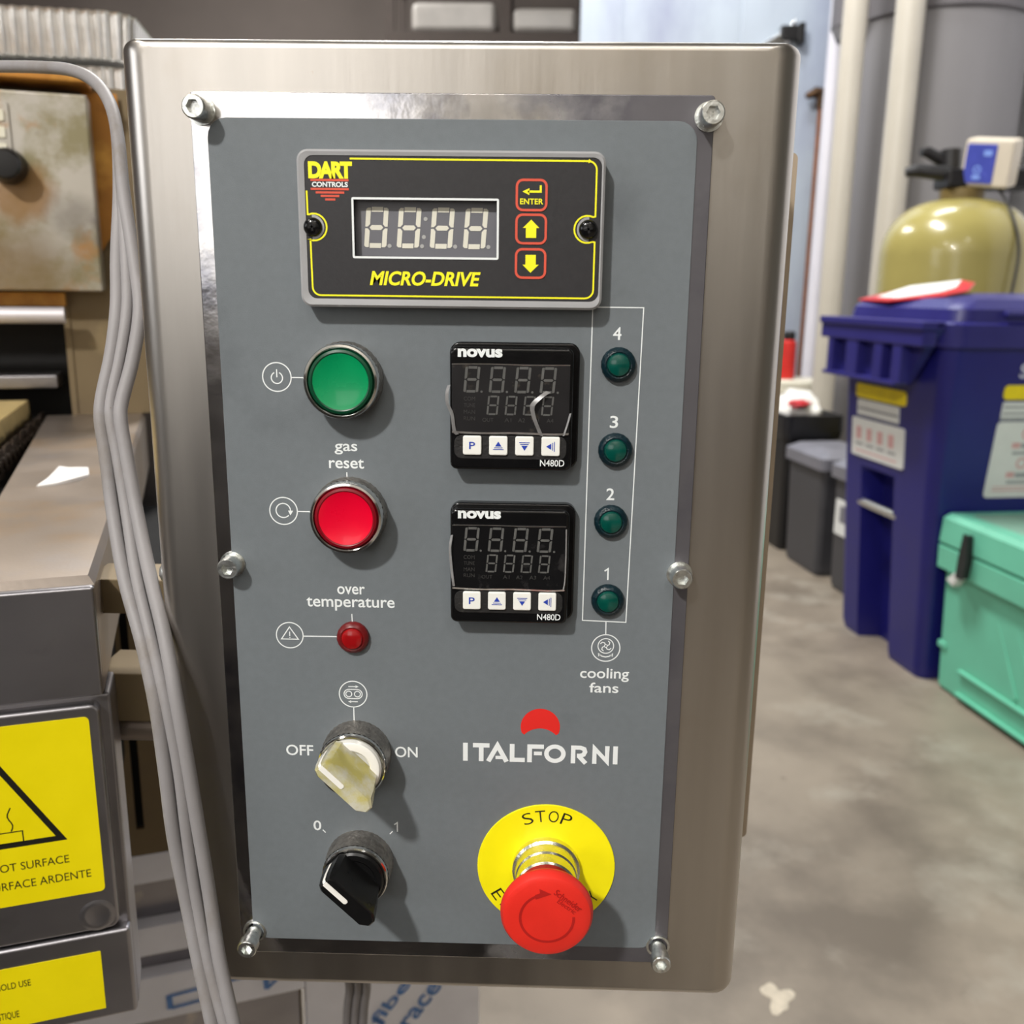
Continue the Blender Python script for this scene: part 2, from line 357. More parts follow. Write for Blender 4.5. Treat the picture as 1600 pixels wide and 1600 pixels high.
class B:
    """collects geometry; (u, v, w) = right, up, towards the front; stored as (u, -w, v) * k"""

    def __init__(s, k=1.0, T=None):
        s.bm = bmesh.new()
        s.k = k
        s.T = T or Matrix()
        s.mi = 0

    def pt(s, u, v, w):
        return s.bm.verts.new(s.T @ Vector((u * s.k, -w * s.k, v * s.k)))

    def f(s, vs, mi=None):
        try:
            fc = s.bm.faces.new(vs)
            fc.material_index = s.mi if mi is None else mi
            return fc
        except ValueError:
            return None

    def cap(s, loops, w, flip=False):
        allv = [p for l in loops for p in l]
        vs = [s.pt(p[0], p[1], w) for p in allv]
        if len(loops) == 1 and len(loops[0]) <= 4:
            s.f(vs if not flip else vs[::-1]); return vs
        for t in tessellate_polygon([[Vector((p[0], p[1], 0)) for p in l] for l in loops]):
            a, b, c = (Vector(allv[i]) for i in t)
            ccw = (b - a).cross(c - a) > 0
            o = [vs[i] for i in t]
            if ccw == flip: o = o[::-1]
            s.f(o)
        return vs

    def wall(s, l0, w0, l1, w1, flip=False):
        n = len(l0)
        A = [s.pt(*l0[i], w0) for i in range(n)]
        Bv = [s.pt(*l1[i], w1) for i in range(n)]
        for i in range(n):
            j = (i + 1) % n
            q = [A[i], A[j], Bv[j], Bv[i]]
            s.f(q[::-1] if flip else q)

    def prism(s, loops, w0, w1, bev=0.0, back=False, fmi=None):
        if isinstance(loops[0][0], (int, float)): loops = [loops]
        outer = loops[0]
        if bev > 0:
            nb = 4
            prev, pw = outer, w1 - bev
            s.wall(outer, w0, outer, pw)
            for i in range(1, nb + 1):
                t = PI / 2 * i / nb
                cur, cw = inset(outer, bev * (1 - math.cos(t))), w1 - bev + bev * math.sin(t)
                s.wall(prev, pw, cur, cw)
                prev, pw = cur, cw
            top = prev
        else:
            s.wall(outer, w0, outer, w1)
            top = outer
        for h in loops[1:]:
            s.wall(h, w0, h, w1, flip=True)
        m0 = s.mi
        if fmi is not None: s.mi = fmi
        s.cap([top] + loops[1:], w1)
        s.mi = m0
        if back: s.cap(loops, w0, flip=True)

    def lathe(s, prof, cu=0, cv=0, seg=40, knurl=0.0, mis=None):
        rings = []
        for (r, w) in prof:
            if r < 1e-6:
                rings.append([s.pt(cu, cv, w)])
            else:
                rings.append([s.pt(cu + (r + (knurl if (i % 2) else 0)) * math.cos(2 * PI * i / seg),
                                   cv + (r + (knurl if (i % 2) else 0)) * math.sin(2 * PI * i / seg), w) for i in range(seg)])
        for k in range(len(rings) - 1):
            a, b = rings[k], rings[k + 1]
            mi = mis[k] if mis else None
            for i in range(seg):
                j = (i + 1) % seg
                if len(a) == 1 and len(b) == 1: continue
                if len(a) == 1: s.f([a[0], b[j], b[i]][::-1], mi)
                elif len(b) == 1: s.f([a[i], a[j], b[0]], mi)
                else: s.f([a[i], a[j], b[j], b[i]], mi)

    def stroke(s, pts, width, w, closed=False):
        n = len(pts)
        P = [Vector(p) for p in pts]
        Lf, Rt = [], []
        for i in range(n):
            if closed or 0 < i < n - 1:
                e1, e2 = (P[i] - P[i - 1]).normalized(), (P[(i + 1) % n] - P[i]).normalized()
            elif i == 0:
                e1 = e2 = (P[1] - P[0]).normalized()
            else:
                e1 = e2 = (P[-1] - P[-2]).normalized()
            n1, n2 = Vector((-e1.y, e1.x)), Vector((-e2.y, e2.x))
            m = (n1 + n2)
            if m.length < 1e-6: m = n1
            m.normalize()
            k = width / 2 / max(0.4, m.dot(n1))
            Lf.append(P[i] + m * k); Rt.append(P[i] - m * k)
        lv = [s.pt(p.x, p.y, w) for p in Lf]
        rv = [s.pt(p.x, p.y, w) for p in Rt]
        for i in range(n if closed else n - 1):
            j = (i + 1) % n
            s.f([rv[i], rv[j], lv[j], lv[i]])

    def box(s, u0, u1, v0, v1, w0, w1, bev=0.0, seg=2):
        """rounded box"""
        vs = [s.pt(u, v, w) for u in (u0, u1) for v in (v0, v1) for w in (w0, w1)]
        idx = [(0, 1, 3, 2), (4, 6, 7, 5), (0, 4, 5, 1), (2, 3, 7, 6), (0, 2, 6, 4), (1, 5, 7, 3)]
        fs = [s.f([vs[i] for i in q]) for q in idx]
        if bev > 0:
            es = list({e for f in fs for e in f.edges})
            mi = s.mi
            r = bmesh.ops.bevel(s.bm, geom=es, offset=bev * s.k, segments=seg, profile=0.5, affect='EDGES')
            for f in r['faces']: f.material_index = mi

    def tube(s, pts, r, seg=12, caps=True, sx=1.0):
        """pts in stored space before T (x, y, z)"""
        P = [Vector(p) for p in pts]
        n = len(P)
        rr = r if isinstance(r, (list, tuple)) else [r] * n
        up = Vector((0, 0, 1))
        rings = []
        t0 = (P[1] - P[0]).normalized()
        nrm = t0.orthogonal().normalized()
        for i in range(n):
            t = (P[min(i + 1, n - 1)] - P[max(i - 1, 0)]).normalized()
            nrm = (nrm - t * nrm.dot(t))
            if nrm.length < 1e-6: nrm = t.orthogonal()
            nrm.normalize()
            bn = t.cross(nrm)
            rings.append([s.bm.verts.new(s.T @ (P[i] + (nrm * math.cos(2 * PI * k / seg) + bn * math.sin(2 * PI * k / seg)) * rr[i]))
                          for k in range(seg)])
        for i in range(n - 1):
            for k in range(seg):
                j = (k + 1) % seg
                s.f([rings[i][k], rings[i][j], rings[i + 1][j], rings[i + 1][k]])
        if caps:
            s.f(rings[0][::-1]); s.f(rings[-1])

    def loft(s, loops, ws_are_z=True, capb=True, capt=True):
        """loops: list of (z, [(x, y)...]) stacked upwards in stored space"""
        rings = [[s.bm.verts.new(s.T @ Vector((p[0] * s.k, p[1] * s.k, z * s.k))) for p in lp] for z, lp in loops]
        n = len(rings[0])
        for a, b in zip(rings, rings[1:]):
            for i in range(n):
                j = (i + 1) % n
                s.f([a[i], a[j], b[j], b[i]])
        if capt: s.f(rings[-1])
        if capb: s.f(rings[0][::-1])

    def text(s, body, u0, v0, u1, v1, w, shear=0.0, bold=0.0, rot=0.0, spacing=1.0, keep=False):
        """fills the box u0..u1, v0..v1 (before rotation about its centre)"""
        cu = bpy.data.curves.new('t', 'FONT')
        cu.body = body
        cu.size = 1.0
        cu.shear = shear
        cu.offset = bold
        cu.space_character = spacing
        cu.resolution_u = 4
        o = bpy.data.objects.new('t', cu)
        COL.objects.link(o)
        bpy.context.view_layer.update()
        me = bpy.data.meshes.new_from_object(o.evaluated_get(bpy.context.evaluated_depsgraph_get()))
        xs = [v.co.x for v in me.vertices]; ys = [v.co.y for v in me.vertices]
        x0, x1, y0, y1 = min(xs), max(xs), min(ys), max(ys)
        cx, cy = (u0 + u1) / 2, (v0 + v1) / 2
        su, sv = (u1 - u0) / (x1 - x0), (v1 - v0) / (y1 - y0)
        ca, sa = math.cos(rot), math.sin(rot)
        vs = []
        for v in me.vertices:
            a, b = (v.co.x - (x0 + x1) / 2) * su, (v.co.y - (y0 + y1) / 2) * sv
            vs.append(s.pt(cx + a * ca - b * sa, cy + a * sa + b * ca, w))
        for p in me.polygons:
            s.f([vs[i] for i in p.vertices])
        bpy.data.objects.remove(o)
        bpy.data.curves.remove(cu)
        bpy.data.meshes.remove(me)

    def done(s, name, mats, parent=None, angle=32, smooth=True, label=None, weld=True):
        if weld: bmesh.ops.remove_doubles(s.bm, verts=s.bm.verts, dist=1e-6)
        me = bpy.data.meshes.new(name)
        s.bm.to_mesh(me)
        s.bm.free()
        for m in (mats if isinstance(mats, (list, tuple)) else [mats]):
            me.materials.append(M[m])
        if smooth:
            me.shade_smooth()
            me.set_sharp_from_angle(angle=R(angle))
        o = bpy.data.objects.new(name, me)
        if smooth:
            wn = o.modifiers.new('even_normals', 'WEIGHTED_NORMAL')
            wn.weight = 100
            wn.keep_sharp = True
        COL.objects.link(o)
        if parent: o.parent = parent
        if label: o['label'] = label
        return o


def smooth_path(P, n=6):
    out = []
    for i in range(len(P) - 1):
        p0, p1, p2, p3 = P[max(i - 1, 0)], P[i], P[i + 1], P[min(i + 2, len(P) - 1)]
        for j in range(n):
            t = j / n
            out.append(0.5 * ((2 * p1) + (p2 - p0) * t + (2 * p0 - 5 * p1 + 4 * p2 - p3) * t * t + (3 * p1 - p0 - 3 * p2 + p3) * t ** 3))
    out.append(P[-1])
    return out


def thing(name, label, cat, loc=(0, 0, 0), rz=0.0, group=None):
    o = bpy.data.objects.new(name, None)
    o.empty_display_size = 0.05
    COL.objects.link(o)
    o.location = loc
    o.rotation_euler = (0, 0, rz)
    tag(o, label, cat, group)
    return o


def tag(o, label, cat, group=None, kind=None):
    o['label'] = label
    o['category'] = cat
    if group: o['group'] = group
    if kind: o['kind'] = kind
    return o


def struct(b, name, m, label=None, cat=None):
    o = b.done(name, m)
    o['kind'] = 'structure'
    if label: o['label'] = label
    if cat: o['category'] = cat
    return o


# ================================================================== the setting
ROW = Vector((1.113, 2.787, 0.0))                  # front corner line of the row of bins
ROWR = math.atan2(-0.98645, 0.16408)
RT = Matrix.Translation(ROW) @ Matrix.Rotation(ROWR, 4, 'Z')

b = B(); b.box(-6, 7, -0.06, 0, -10, 6); struct(b, 'floor', 'floor', 'worn grey-brown concrete warehouse floor', 'floor')
b = B(); b.box(-6, 7, 5.2, 5.3, -10, 6); struct(b, 'ceiling', 'ceiling', 'pale warehouse ceiling', 'ceiling')
b = B()
for (x0, x1) in ((0.26, 0.498), (0.506, 1.172), (1.180, 2.3), (2.308, 3.2)):
    b.box(x0, x1, 0, 5.2, -5.66, -5.56, 0.006)
b.box(0.27, 3.19, 0, 5.2, -5.65, -5.565)
struct(b, 'wall_back', 'wall_blue', 'pale blue metal-panelled wall behind the pipes', 'wall')
b = B(T=RT); b.box(-3.2, 2.6, 0, 5.2, -1.95, -1.85); struct(b, 'wall_right', 'wall_white', 'white wall behind the grey duct', 'wall')
b = B(); b.box(-6, 0.5, 0, 5.2, -9.6, -9.5); struct(b, 'wall_far', 'wall_grey', 'dim grey-brown far wall of the hall', 'wall')
b = B(); b.box(-6.1, -6.0, 0, 5.2, -10, 6); struct(b, 'wall_left', 'wall_grey', 'grey-brown side wall of the hall', 'wall')
b = B(); b.box(-6, 7, 0, 5.2, 5.4, 5.5); struct(b, 'wall_front', 'wall_light', 'light painted wall of the hall opposite the control box', 'wall')
b = B(); b.box(-6, 7, 0, 1.15, 5.36, 5.4); struct(b, 'trim_1', 'wall_dark', 'dark wainscot along the wall opposite the control box', 'trim')  # added out of view so the lower steel mirrors something dark
b = B(); b.box(-2.7, -0.72, 1.17, 2.75, 5.36, 5.40)  # unseen glowing pane, added for the bright reflection in the plate
b.mi = 1
for u in (-2.75, -1.73, -0.75):
    b.box(u, u + 0.06, 1.12, 2.80, 5.34, 5.40)
for v in (1.12, 2.75):
    b.box(-2.75, -0.69, v, v + 0.05, 5.34, 5.40)
struct(b, 'window_1', ['daylight', 'wall_white'], 'daylit window in the wall opposite the control box', 'window')
b = B(); b.box(-6.0, -5.97, 1.5, 3.6, 1.4, 4.6)  # unseen glowing pane, added to brighten the tray ribs
b.mi = 1
for w_ in (1.36, 2.96, 4.56):
    b.box(-6.0, -5.94, 1.46, 3.64, w_, w_ + 0.08)
for v in (1.44, 3.58):
    b.box(-6.0, -5.94, v, v + 0.06, 1.36, 4.64)
struct(b, 'window_2', ['daylight_side', 'wall_white'], 'daylit window in the side wall of the hall', 'window')
b = B(); b.box(-1.9, 0.15, 0, 1.0, 0.92, 1.0); struct(b, 'wall_low', 'wall_black', 'low black partition wall opposite the control box', 'wall')  # added out of view to darken reflections and cut bounce light

# ================================================================== control box
ZC = 1.00816
root = thing('control_box', 'stainless steel control box with grey instrument panel, green and red buttons and red emergency stop',
             'control box', (0, 0, ZC))

# housing: folded front with wide rolled sides
b = B(0.001)
RU, RV, D = 11.0, 3.2, 11.0


def ring_at(d):
    iu = 11.0 - math.sqrt(max(0, RU * RU - (RU - d) ** 2))
    iv = RV - math.sqrt(max(0, RV * RV - (RV - min(d, RV)) ** 2))
    return rrect(-123.2 + iu, -198.0 + iv, 127.6 - iu, 199.5 - iv, 4.0)


ds = [0, 0.15, 0.5, 1.0, 1.7, 2.6, 3.6, 4.8, 6.2, 7.8, 9.4, 11.0]
for d0, d1 in zip(ds[::-1], ds[::-1][1:]):
    b.wall(ring_at(d0), -2 - d0, ring_at(d1), -2 - d1)
b.cap([ring_at(0)], -2)
b.wall(ring_at(11), -116, ring_at(11), -13)
b.cap([ring_at(11)], -116, flip=True)
b.done('housing', 'steel_box', root, angle=24, label='brushed stainless housing with rolled side edges')
b = B(0.001)
b.prism(rrect(-126, -190, 157, 178, 3), -122, -119, back=True)
b.done('back_plate', 'back_plate', root, label='beige backing plate showing past the right edge')
b = B(0.001, Matrix.Translation((-0.1232, 0, 0)) @ Matrix.Rotation(-PI / 2, 4, 'Z'))
b.lathe([(5, 0), (5, 1.5), (4.2, 3), (2.5, 4.2), (0, 4.6)], -20, -8.0, 24)
b.done('side_bolt', 'screw', root)

# face plate and socket screws
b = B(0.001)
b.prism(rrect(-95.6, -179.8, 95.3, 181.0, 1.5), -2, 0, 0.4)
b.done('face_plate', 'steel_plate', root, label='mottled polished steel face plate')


def hexpts(r, n=24):
    out = []
    for i in range(n):
        a = 2 * PI * i / n
        k = (a % (PI / 3)) - PI / 6
        out.append((r * math.cos(PI / 6) / math.cos(k) * math.cos(a), r * math.cos(PI / 6) / math.cos(k) * math.sin(a)))
    return out


def cap_screw(u, v, h, long=False):
    b = B(0.001)
    sh = lambda pts: [(u + p[0], v + p[1]) for p in pts]
    c = lambda r: sh(circ(0, 0, r, 24))
    b.wall(c(5.2), 0, c(5.2), 0.8); b.wall(c(5.2), 0.8, c(4.2), 0.8)
    if long:
        b.wall(c(3.3), 0.8, c(3.3), h - 5.6); b.wall(c(3.3), h - 5.6, c(4.25), h - 5.2)
        b.wall(c(4.25), h - 5.2, c(4.25), h - 0.6)
    else:
        b.wall(c(4.25), 0.8, c(4.25), h - 0.6)
    b.wall(c(4.25), h - 0.6, c(3.75), h)
    b.wall(c(3.75), h, sh(hexpts(2.55)), h)
    b.wall(sh(hexpts(2.55)), h, sh(hexpts(2.4)), h - 2.6)
    b.cap([sh(hexpts(2.4))], h - 2.6)
    b.done('cap_screw', 'screw', root, angle=40)


for (u, v, h, lg) in ((-91.3, 174.3, 9.5, 0), (93.2, 173.6, 9.5, 0), (-89.3, 2.2, 8.0, 0), (91.6, 1.5, 8.0, 0), (-88.9, -168.8, 13.0, 1), (91.0, -170.8, 13.0, 1)):
    cap_screw(u, v, h, lg)

# printed label sheet
b = B(0.001)
b.prism(rrect(-89.6, -172.2, 89.5, 172.1, 7), 0, 0.4, 0.15)
sheet = b.done('label_sheet', 'sheet', root, label='blue-grey printed panel sheet')
PW = 0.45


def icon_ring(b, u, v, r=5.55):
    b.stroke(circ(u, v, r, 40), 0.45, PW, True)


b = B(0.001)                                             # power sign
icon_ring(b, -67.9, 78)
b.stroke(circ(-67.9, 77.7, 2.2, 24, PI / 2 + 0.45, PI / 2 - 0.45 + 2 * PI, full=False), 0.45, PW)
b.stroke([(-67.9, 77.9), (-67.9, 81.0)], 0.45, PW)
b.stroke([(-62.2, 77.9), (-56.5, 77.9)], 0.45, PW)
b.done('power_sign', 'print_white', sheet)
b = B(0.001)                                             # reset sign
icon_ring(b, -67.6, 24.7)
b.stroke(circ(-67.7, 24.9, 2.9, 24, 0.0, 2 * PI - 0.75, full=False), 0.45, PW)
b.cap([[(-65.8, 24.9), (-64.9, 22.9), (-63.7, 24.9)]], PW)
b.stroke([(-62.0, 24.6), (-56, 24.6)], 0.45, PW)
b.done('reset_sign', 'print_white', sheet)
b = B(0.001)                                             # warning sign
icon_ring(b, -67.3, -28.0)
b.stroke([(-70.8, -29.7), (-63.8, -29.7), (-67.3, -24.4)], 0.45, PW, True)
b.stroke([(-67.3, -26.4), (-67.3, -28.4)], 0.4, PW)
b.stroke([(-67.3, -28.8), (-67.3, -29.2)], 0.4, PW)
b.stroke([(-61.7, -28.3), (-47.0, -28.2)], 0.45, PW)
b.done('warning_sign', 'print_white', sheet)
b = B(0.001)                                             # conveyor sign
icon_ring(b, -41.7, -53.6, 5.8)
b.stroke(rrect(-45.5, -55.6, -37.9, -51.5, 2.0), 0.4, PW, True)
for du in (-1.8, 1.8):
    b.stroke(circ(-41.7 + du, -53.55, 1.25, 20), 0.38, PW, True)
b.stroke([(-43.6, -50.2), (-40.4, -50.2)], 0.38, PW)
b.cap([[(-40.6, -50.8), (-39.3, -50.2), (-40.6, -49.6)]], PW)
b.stroke([(-39.8, -57.0), (-42.9, -57.0)], 0.38, PW)
b.cap([[(-42.6, -57.6), (-42.6, -56.4), (-43.9, -57.0)]], PW)
b.stroke([(-41.6, -59.5), (-41.6, -66.5)], 0.42, PW)
b.done('conveyor_sign', 'print_white', sheet)
b = B(0.001)                                             # fan sign and frame round the four lamps
icon_ring(b, 63.1, -30.8, 5.8)
b.stroke(circ(63.1, -29.9, 3.2, 28), 0.4, PW, True)
b.stroke(circ(63.1, -29.9, 0.6, 12), 0.3, PW, True)
for k in range(4):
    a = PI / 2 * k + 0.3
    b.stroke([(63.1 + r * math.cos(a + t), -29.9 + r * math.sin(a + t)) for r, t in ((0.7, 0), (1.5, 0.1), (2.2, 0.45), (2.4, 0.9))], 0.4, PW)
b.stroke([(60.6, -33.6), (61.6, -34.4), (63.1, -34.7), (64.6, -34.4), (65.6, -33.6)], 0.5, PW)
b.cap([[(60.0, -33.0), (60.2, -34.6), (61.3, -33.7)]], PW)
b.cap([[(66.2, -33.0), (64.9, -33.7), (66.0, -34.6)]], PW)
b.stroke([(62.9, -24.9), (62.8, -19.5)], 0.45, PW)
b.done('fan_sign', 'print_white', sheet)
b = B(0.001)
b.stroke([(53.5, 106.0), (53.2, -19.0), (70.9, -19.5), (72.7, 106.0)], 0.42, PW, True)
b.done('lamp_frame', 'print_white', sheet)


def caption(name, rows, bold=0.012, mi='print_white', **kw):
    b = B(0.001)
    for (s_, u0, v0, u1, v1) in rows:
        b.text(s_, u0, v0, u1, v1, PW, bold=bold, **kw)
    return b


b = caption('gas', [('gas', -46.3, 48.0, -37.3, 52.3), ('reset', -48.7, 42.4, -34.8, 46.3)])
b.stroke([(-41.7, 40.9), (-41.7, 37.0)], 0.42, PW)
b.done('caption', 'print_white', sheet)
b = caption('over', [('over', -47.0, -9.8, -35.7, -6.4), ('temperature', -59.8, -16.9, -23.6, -11.2)])
b.stroke([(-41.3, -18.2), (-41.2, -21.8)], 0.42, PW)
b.done('caption', 'print_white', sheet)
b = caption('fans', [('cooling', 52.9, -45.6, 73.1, -39.6), ('fans', 56.9, -50.6, 69.0, -46.1)])
b.done('caption', 'print_white', sheet)
b = caption('off', [('OFF', -71.0, -82.2, -59.4, -77.3)]); b.done('caption', 'print_white', sheet)
b = caption('on', [('ON', -24.5, -82.0, -14.9, -77.1)]); b.done('caption', 'print_white', sheet)
b = caption('zero', [('0', -60.6, -117.6, -57.2, -112.9)])
b.stroke([(-56.6, -117.3), (-55.4, -118.6)], 0.45, PW); b.done('caption', 'print_white', sheet)
b = B(0.001)
b.stroke([(-25.4, -114.0), (-24.1, -113.0), (-24.1, -117.4)], 0.55, PW)
b.stroke([(-26.2, -117.2), (-27.4, -118.6)], 0.45, PW); b.done('caption', 'print_white', sheet)
for (t, u, v) in (('4', 63.1, 96.3), ('3', 63.1, 62.5), ('2', 62.7, 33.8), ('1', 62.5, 0.8)):
    if t == '1':
        b = B(0.001); b.stroke([(u - 1.0, v + 1.3), (u + 0.4, v + 2.3), (u + 0.4, v - 2.4)], 0.6, PW)
    else:
        b = caption('num', [(t, u - 1.6, v - 2.4, u + 1.6, v + 2.4)])
    b.done('caption', 'print_white', sheet)

# maker's name in cut geometric letters
b = B(0.001)
vb, vt, sw = -82.9, -74.6, 2.0
X0 = 4.4
_z = [0]
def lt(pts, w_=sw):
    _z[0] += 1
    b.stroke(pts, w_, PW + 0.02 * _z[0])
lt([(5.4, vb), (5.4, vt)])
lt([(8.6, vt - 1.0), (15.6, vt - 1.0)]); lt([(12.1, vt), (12.1, vb)])
lt([(15.1, vb), (19.0, vt - 0.9), (22.9, vb)]); lt([(18.2, vb + 1.9), (21.6, vb + 1.9)], 1.5)
lt([(25.2, vt), (25.2, vb + 1.0), (30.6, vb + 1.0)])
lt([(32.6, vb), (32.6, vt - 1.0), (38.6, vt - 1.0)]); lt([(34.4, vb + 4.2), (37.8, vb + 4.2)], 1.7)
b.stroke(circ(43.3, (vb + vt) / 2, 3.6, 28, rv=3.3), 1.9, PW, True)
lt([(51.0, vb), (51.0, vt - 1.0), (54.0, vt - 1.0), (55.6, vt - 1.6), (56.0, vt - 2.9), (55.4, vt - 4.2), (54.0, vt - 4.7), (52.6, vt - 4.7)], 1.9)
lt([(53.4, vt - 4.9), (56.4, vb + 0.1)], 1.9)
lt([(60.0, vb), (60.0, vt - 1.2), (65.3, vb + 1.2), (65.3, vt)], 1.9)
lt([(68.8, vb), (68.8, vt)])
b.done('maker_name', 'print_white', sheet)
b = B(0.001)
up = circ(36.9, -66.6, 8.25, 30, R(-20), R(200), full=False)
dn = circ(36.9, -76.3, 9.0, 16, R(138), R(42), full=False)
b.cap([up + dn], PW)
b.done('crescent_emblem', 'print_red', sheet, label='red crescent emblem')

# speed controller ------------------------------------------------------------
b = B(0.001)
oo, ii = rrect(-55.4, 105.0, 56.2, 160.5, 4), rrect(-52.6, 108.0, 54.9, 158.4, 3.2)
b.prism([oo, ii], 0.4, 7.4, 0)
b.wall(oo, 7.4, inset(oo, 0.8), 8.2); b.wall(inset(oo, 0.8), 8.2, ii, 8.0)
spc = b.done('speed_controller', 'clear', root, label='clear-edged black speed controller with four-digit display')
b = B(0.001)
F = 7.7
win = rrect(-35.4, 123.0, 17.6, 143.7, 0.3, 2)
b.prism([rrect(-52.6, 108.0, 54.9, 158.4, 3.2), win], 0.4, F)
b.done('face', 'black_face', spc)
b = B(0.001)
b.prism(rrect(-35.3, 123.1, 17.5, 143.6, 0.3, 2), 0.4, 3.8)
b.done('display', ['lcd_grey'], spc, label='grey unlit display')
b = B(0.001)
FW = F + 0.12
b.stroke(rrect(-35.4, 123.0, 17.6, 143.7, 0.3, 2), 0.75, FW, True)
b.done('window_border', 'print_white', spc)


def seven(b, u, v, wd, h, slant, t, w, only=None):
    """unlit seven-segment figure, lower-left corner at (u, v)"""
    g = 0.10 * t + 0.12
    sk = lambda x, y: (u + x + slant * y / h, v + y)
    hm = h / 2
    segs = [
        [(t + g, h), (wd - t - g, h), (wd - t - g, h - t), (t + g, h - t)],
        [(t + g, 0), (wd - t - g, 0), (wd - t - g, t), (t + g, t)],
        [(0.75 * t + g, hm), (1.2 * t + g, hm + t / 2), (wd - 1.2 * t - g, hm + t / 2), (wd - 0.75 * t - g, hm), (wd - 1.2 * t - g, hm - t / 2), (1.2 * t + g, hm - t / 2)],
        [(0, hm + g), (0.55 * t, hm + g), (t, hm + t / 2 + g), (t, h - g), (0.35 * t, h - g), (0, h - t * 0.5)],
        [(0, hm - g), (0.55 * t, hm - g), (t, hm - t / 2 - g), (t, g), (0.35 * t, g), (0, t * 0.5)],
        [(wd, hm + g), (wd - 0.55 * t, hm + g), (wd - t, hm + t / 2 + g), (wd - t, h - g), (wd - 0.35 * t, h - g), (wd, h - t * 0.5)],
        [(wd, hm - g), (wd - 0.55 * t, hm - g), (wd - t, hm - t / 2 - g), (wd - t, g), (wd - 0.35 * t, g), (wd, t * 0.5)],
    ]
    for sgm in segs:
        p = [sk(*q) for q in sgm]
        ar = sum(p[i - 1][0] * p[i][1] - p[i][0] * p[i - 1][1] for i in range(len(p)))
        b.cap([p if ar > 0 else p[::-1]], w)


for u in (-32.2, -20.1, -7.8, 4.5):
    b = B(0.001)
    seven(b, u, 126.5, 8.3, 14.6, 1.2, 1.75, 3.95)
    b.mi = 1
    b.cap([circ(u + 9.5, 127.3, 0.75, 14)], 3.95)
    if u == -20.1:
        b.cap([circ(u + 10.9, 137.0, 0.75, 14)], 3.95); b.cap([circ(u + 10.2, 130.6, 0.75, 14)], 3.95)
    b.done('display_digit', ['seg_light', 'seg_dot'], spc)
b = B(0.001)                                             # yellow line with half-round bays for the two screws
arcR = circ(50.2, 133.7, 4.75, 14, R(65), R(295), full=False)
arcL = circ(-49.8, 133.5, 4.75, 14, R(-112), R(112), full=False)
line = [(-36.0, 157.3), (50.0, 157.2)] + circ(50.0, 154.2, 3.0, 6, PI / 2, 0, full=False) + [(53.0, 138.2)] + arcR + [(53.0, 129.2)] + \
    circ(50.0, 112.2, 3.0, 6, 0, -PI / 2, full=False) + circ(-48.0, 112.2, 3.0, 6, -PI / 2, -PI, full=False) + [(-51.2, 129.1)] + arcL + [(-51.9, 138.0), (-52.0, 146.2)]
b.stroke(line, 0.62, FW)
b.done('yellow_border', 'yellow', spc)
for (u, v, sd) in ((-50.1, 133.5, -1), (50.5, 133.7, 1)):
    b = B(0.001)
    b.mi = 1
    a0 = 0 if sd > 0 else PI
    b.cap([circ(u + sd * 0.3, v, 4.4, 20, PI / 2, 3 * PI / 2, full=False) if sd > 0 else circ(u + sd * 0.3, v, 4.4, 20, -PI / 2, PI / 2, full=False)], FW - 0.03)
    b.mi = 0
    b.lathe([(3.4, F), (3.4, F + 0.8), (2.9, F + 1.7), (2.0, F + 2.2), (0, F + 2.4)], u, v, 28)
    b.mi = 2
    for a in (0.2, 0.2 + PI / 2):
        du, dv = 1.5 * math.cos(a), 1.5 * math.sin(a)
        b.stroke([(u - du, v - dv), (u + du, v + dv)], 0.75, F + 2.45)
    b.done('bezel_screw', ['black_gloss', 'clear', 'oven_black'], spc, label='black cross-head screw')
for k, (v0, v1) in enumerate(((139.8, 151.0), (128.2, 139.0), (116.0, 126.9))):
    b = B(0.001)
    b.prism(rrect(24.0, v0, 35.5, v1, 2.4), F, F + 0.18, 0.1)
    b.mi = 1
    b.stroke(rrect(24.4, v0 + 0.4, 35.1, v1 - 0.4, 2.2), 0.85, F + 0.3, True)
    b.mi = 2
    w = F + 0.3
    uc, vc = 29.75, (v0 + v1) / 2
    if k == 0:
        b.stroke([(28.4, vc + 1.2), (33.0, vc + 1.2), (33.0, vc + 3.4)], 0.75, w)
        b.cap([[(28.9, vc + 0.0), (28.9, vc + 2.4), (26.4, vc + 1.2)][::-1]], w)
        b.text('ENTER', 25.6, vc - 3.2, 34.0, vc - 1.2, w, bold=0.02)
    else:
        sg = 1 if k == 1 else -1
        p = [(uc - 1.9, vc - 3.1 * sg), (uc + 1.9, vc - 3.1 * sg), (uc + 1.9, vc + 0.4 * sg), (uc + 3.0, vc + 0.4 * sg), (uc, vc + 3.3 * sg), (uc - 3.0, vc + 0.4 * sg), (uc - 1.9, vc + 0.4 * sg)]
        b.cap([p if sg > 0 else p[::-1]], w)
    b.done('membrane_key', ['black_face', 'key_red', 'yellow'], spc, label=('enter key', 'up arrow key', 'down arrow key')[k])
b = B(0.001)
b.text('DART', -51.2, 150.4, -35.2, 156.3, FW, bold=0.055, spacing=0.86)
b.mi = 2
b.text('CONTROLS', -50.0, 147.5, -36.9, 149.3, FW, bold=0.035)
b.mi = 1
for (ua, ub, v) in ((-50.5, -36.6, 149.9), (-50.5, -36.6, 146.8), (-48.7, -38.3, 145.6), (-46.9, -40.1, 144.4), (-45.3, -41.6, 143.2)):
    b.stroke([(ua, v), (ub, v)], 0.75, FW)
b.done('corner_emblem', ['yellow', 'key_red', 'print_white'], spc)
b = B(0.001)
b.text('MICRO-DRIVE', -29.7, 113.0, 11.4, 118.2, FW, shear=0.22, bold=0.03)
b.done('lettering', 'yellow', spc)

# temperature controllers -------------------------------------------------------


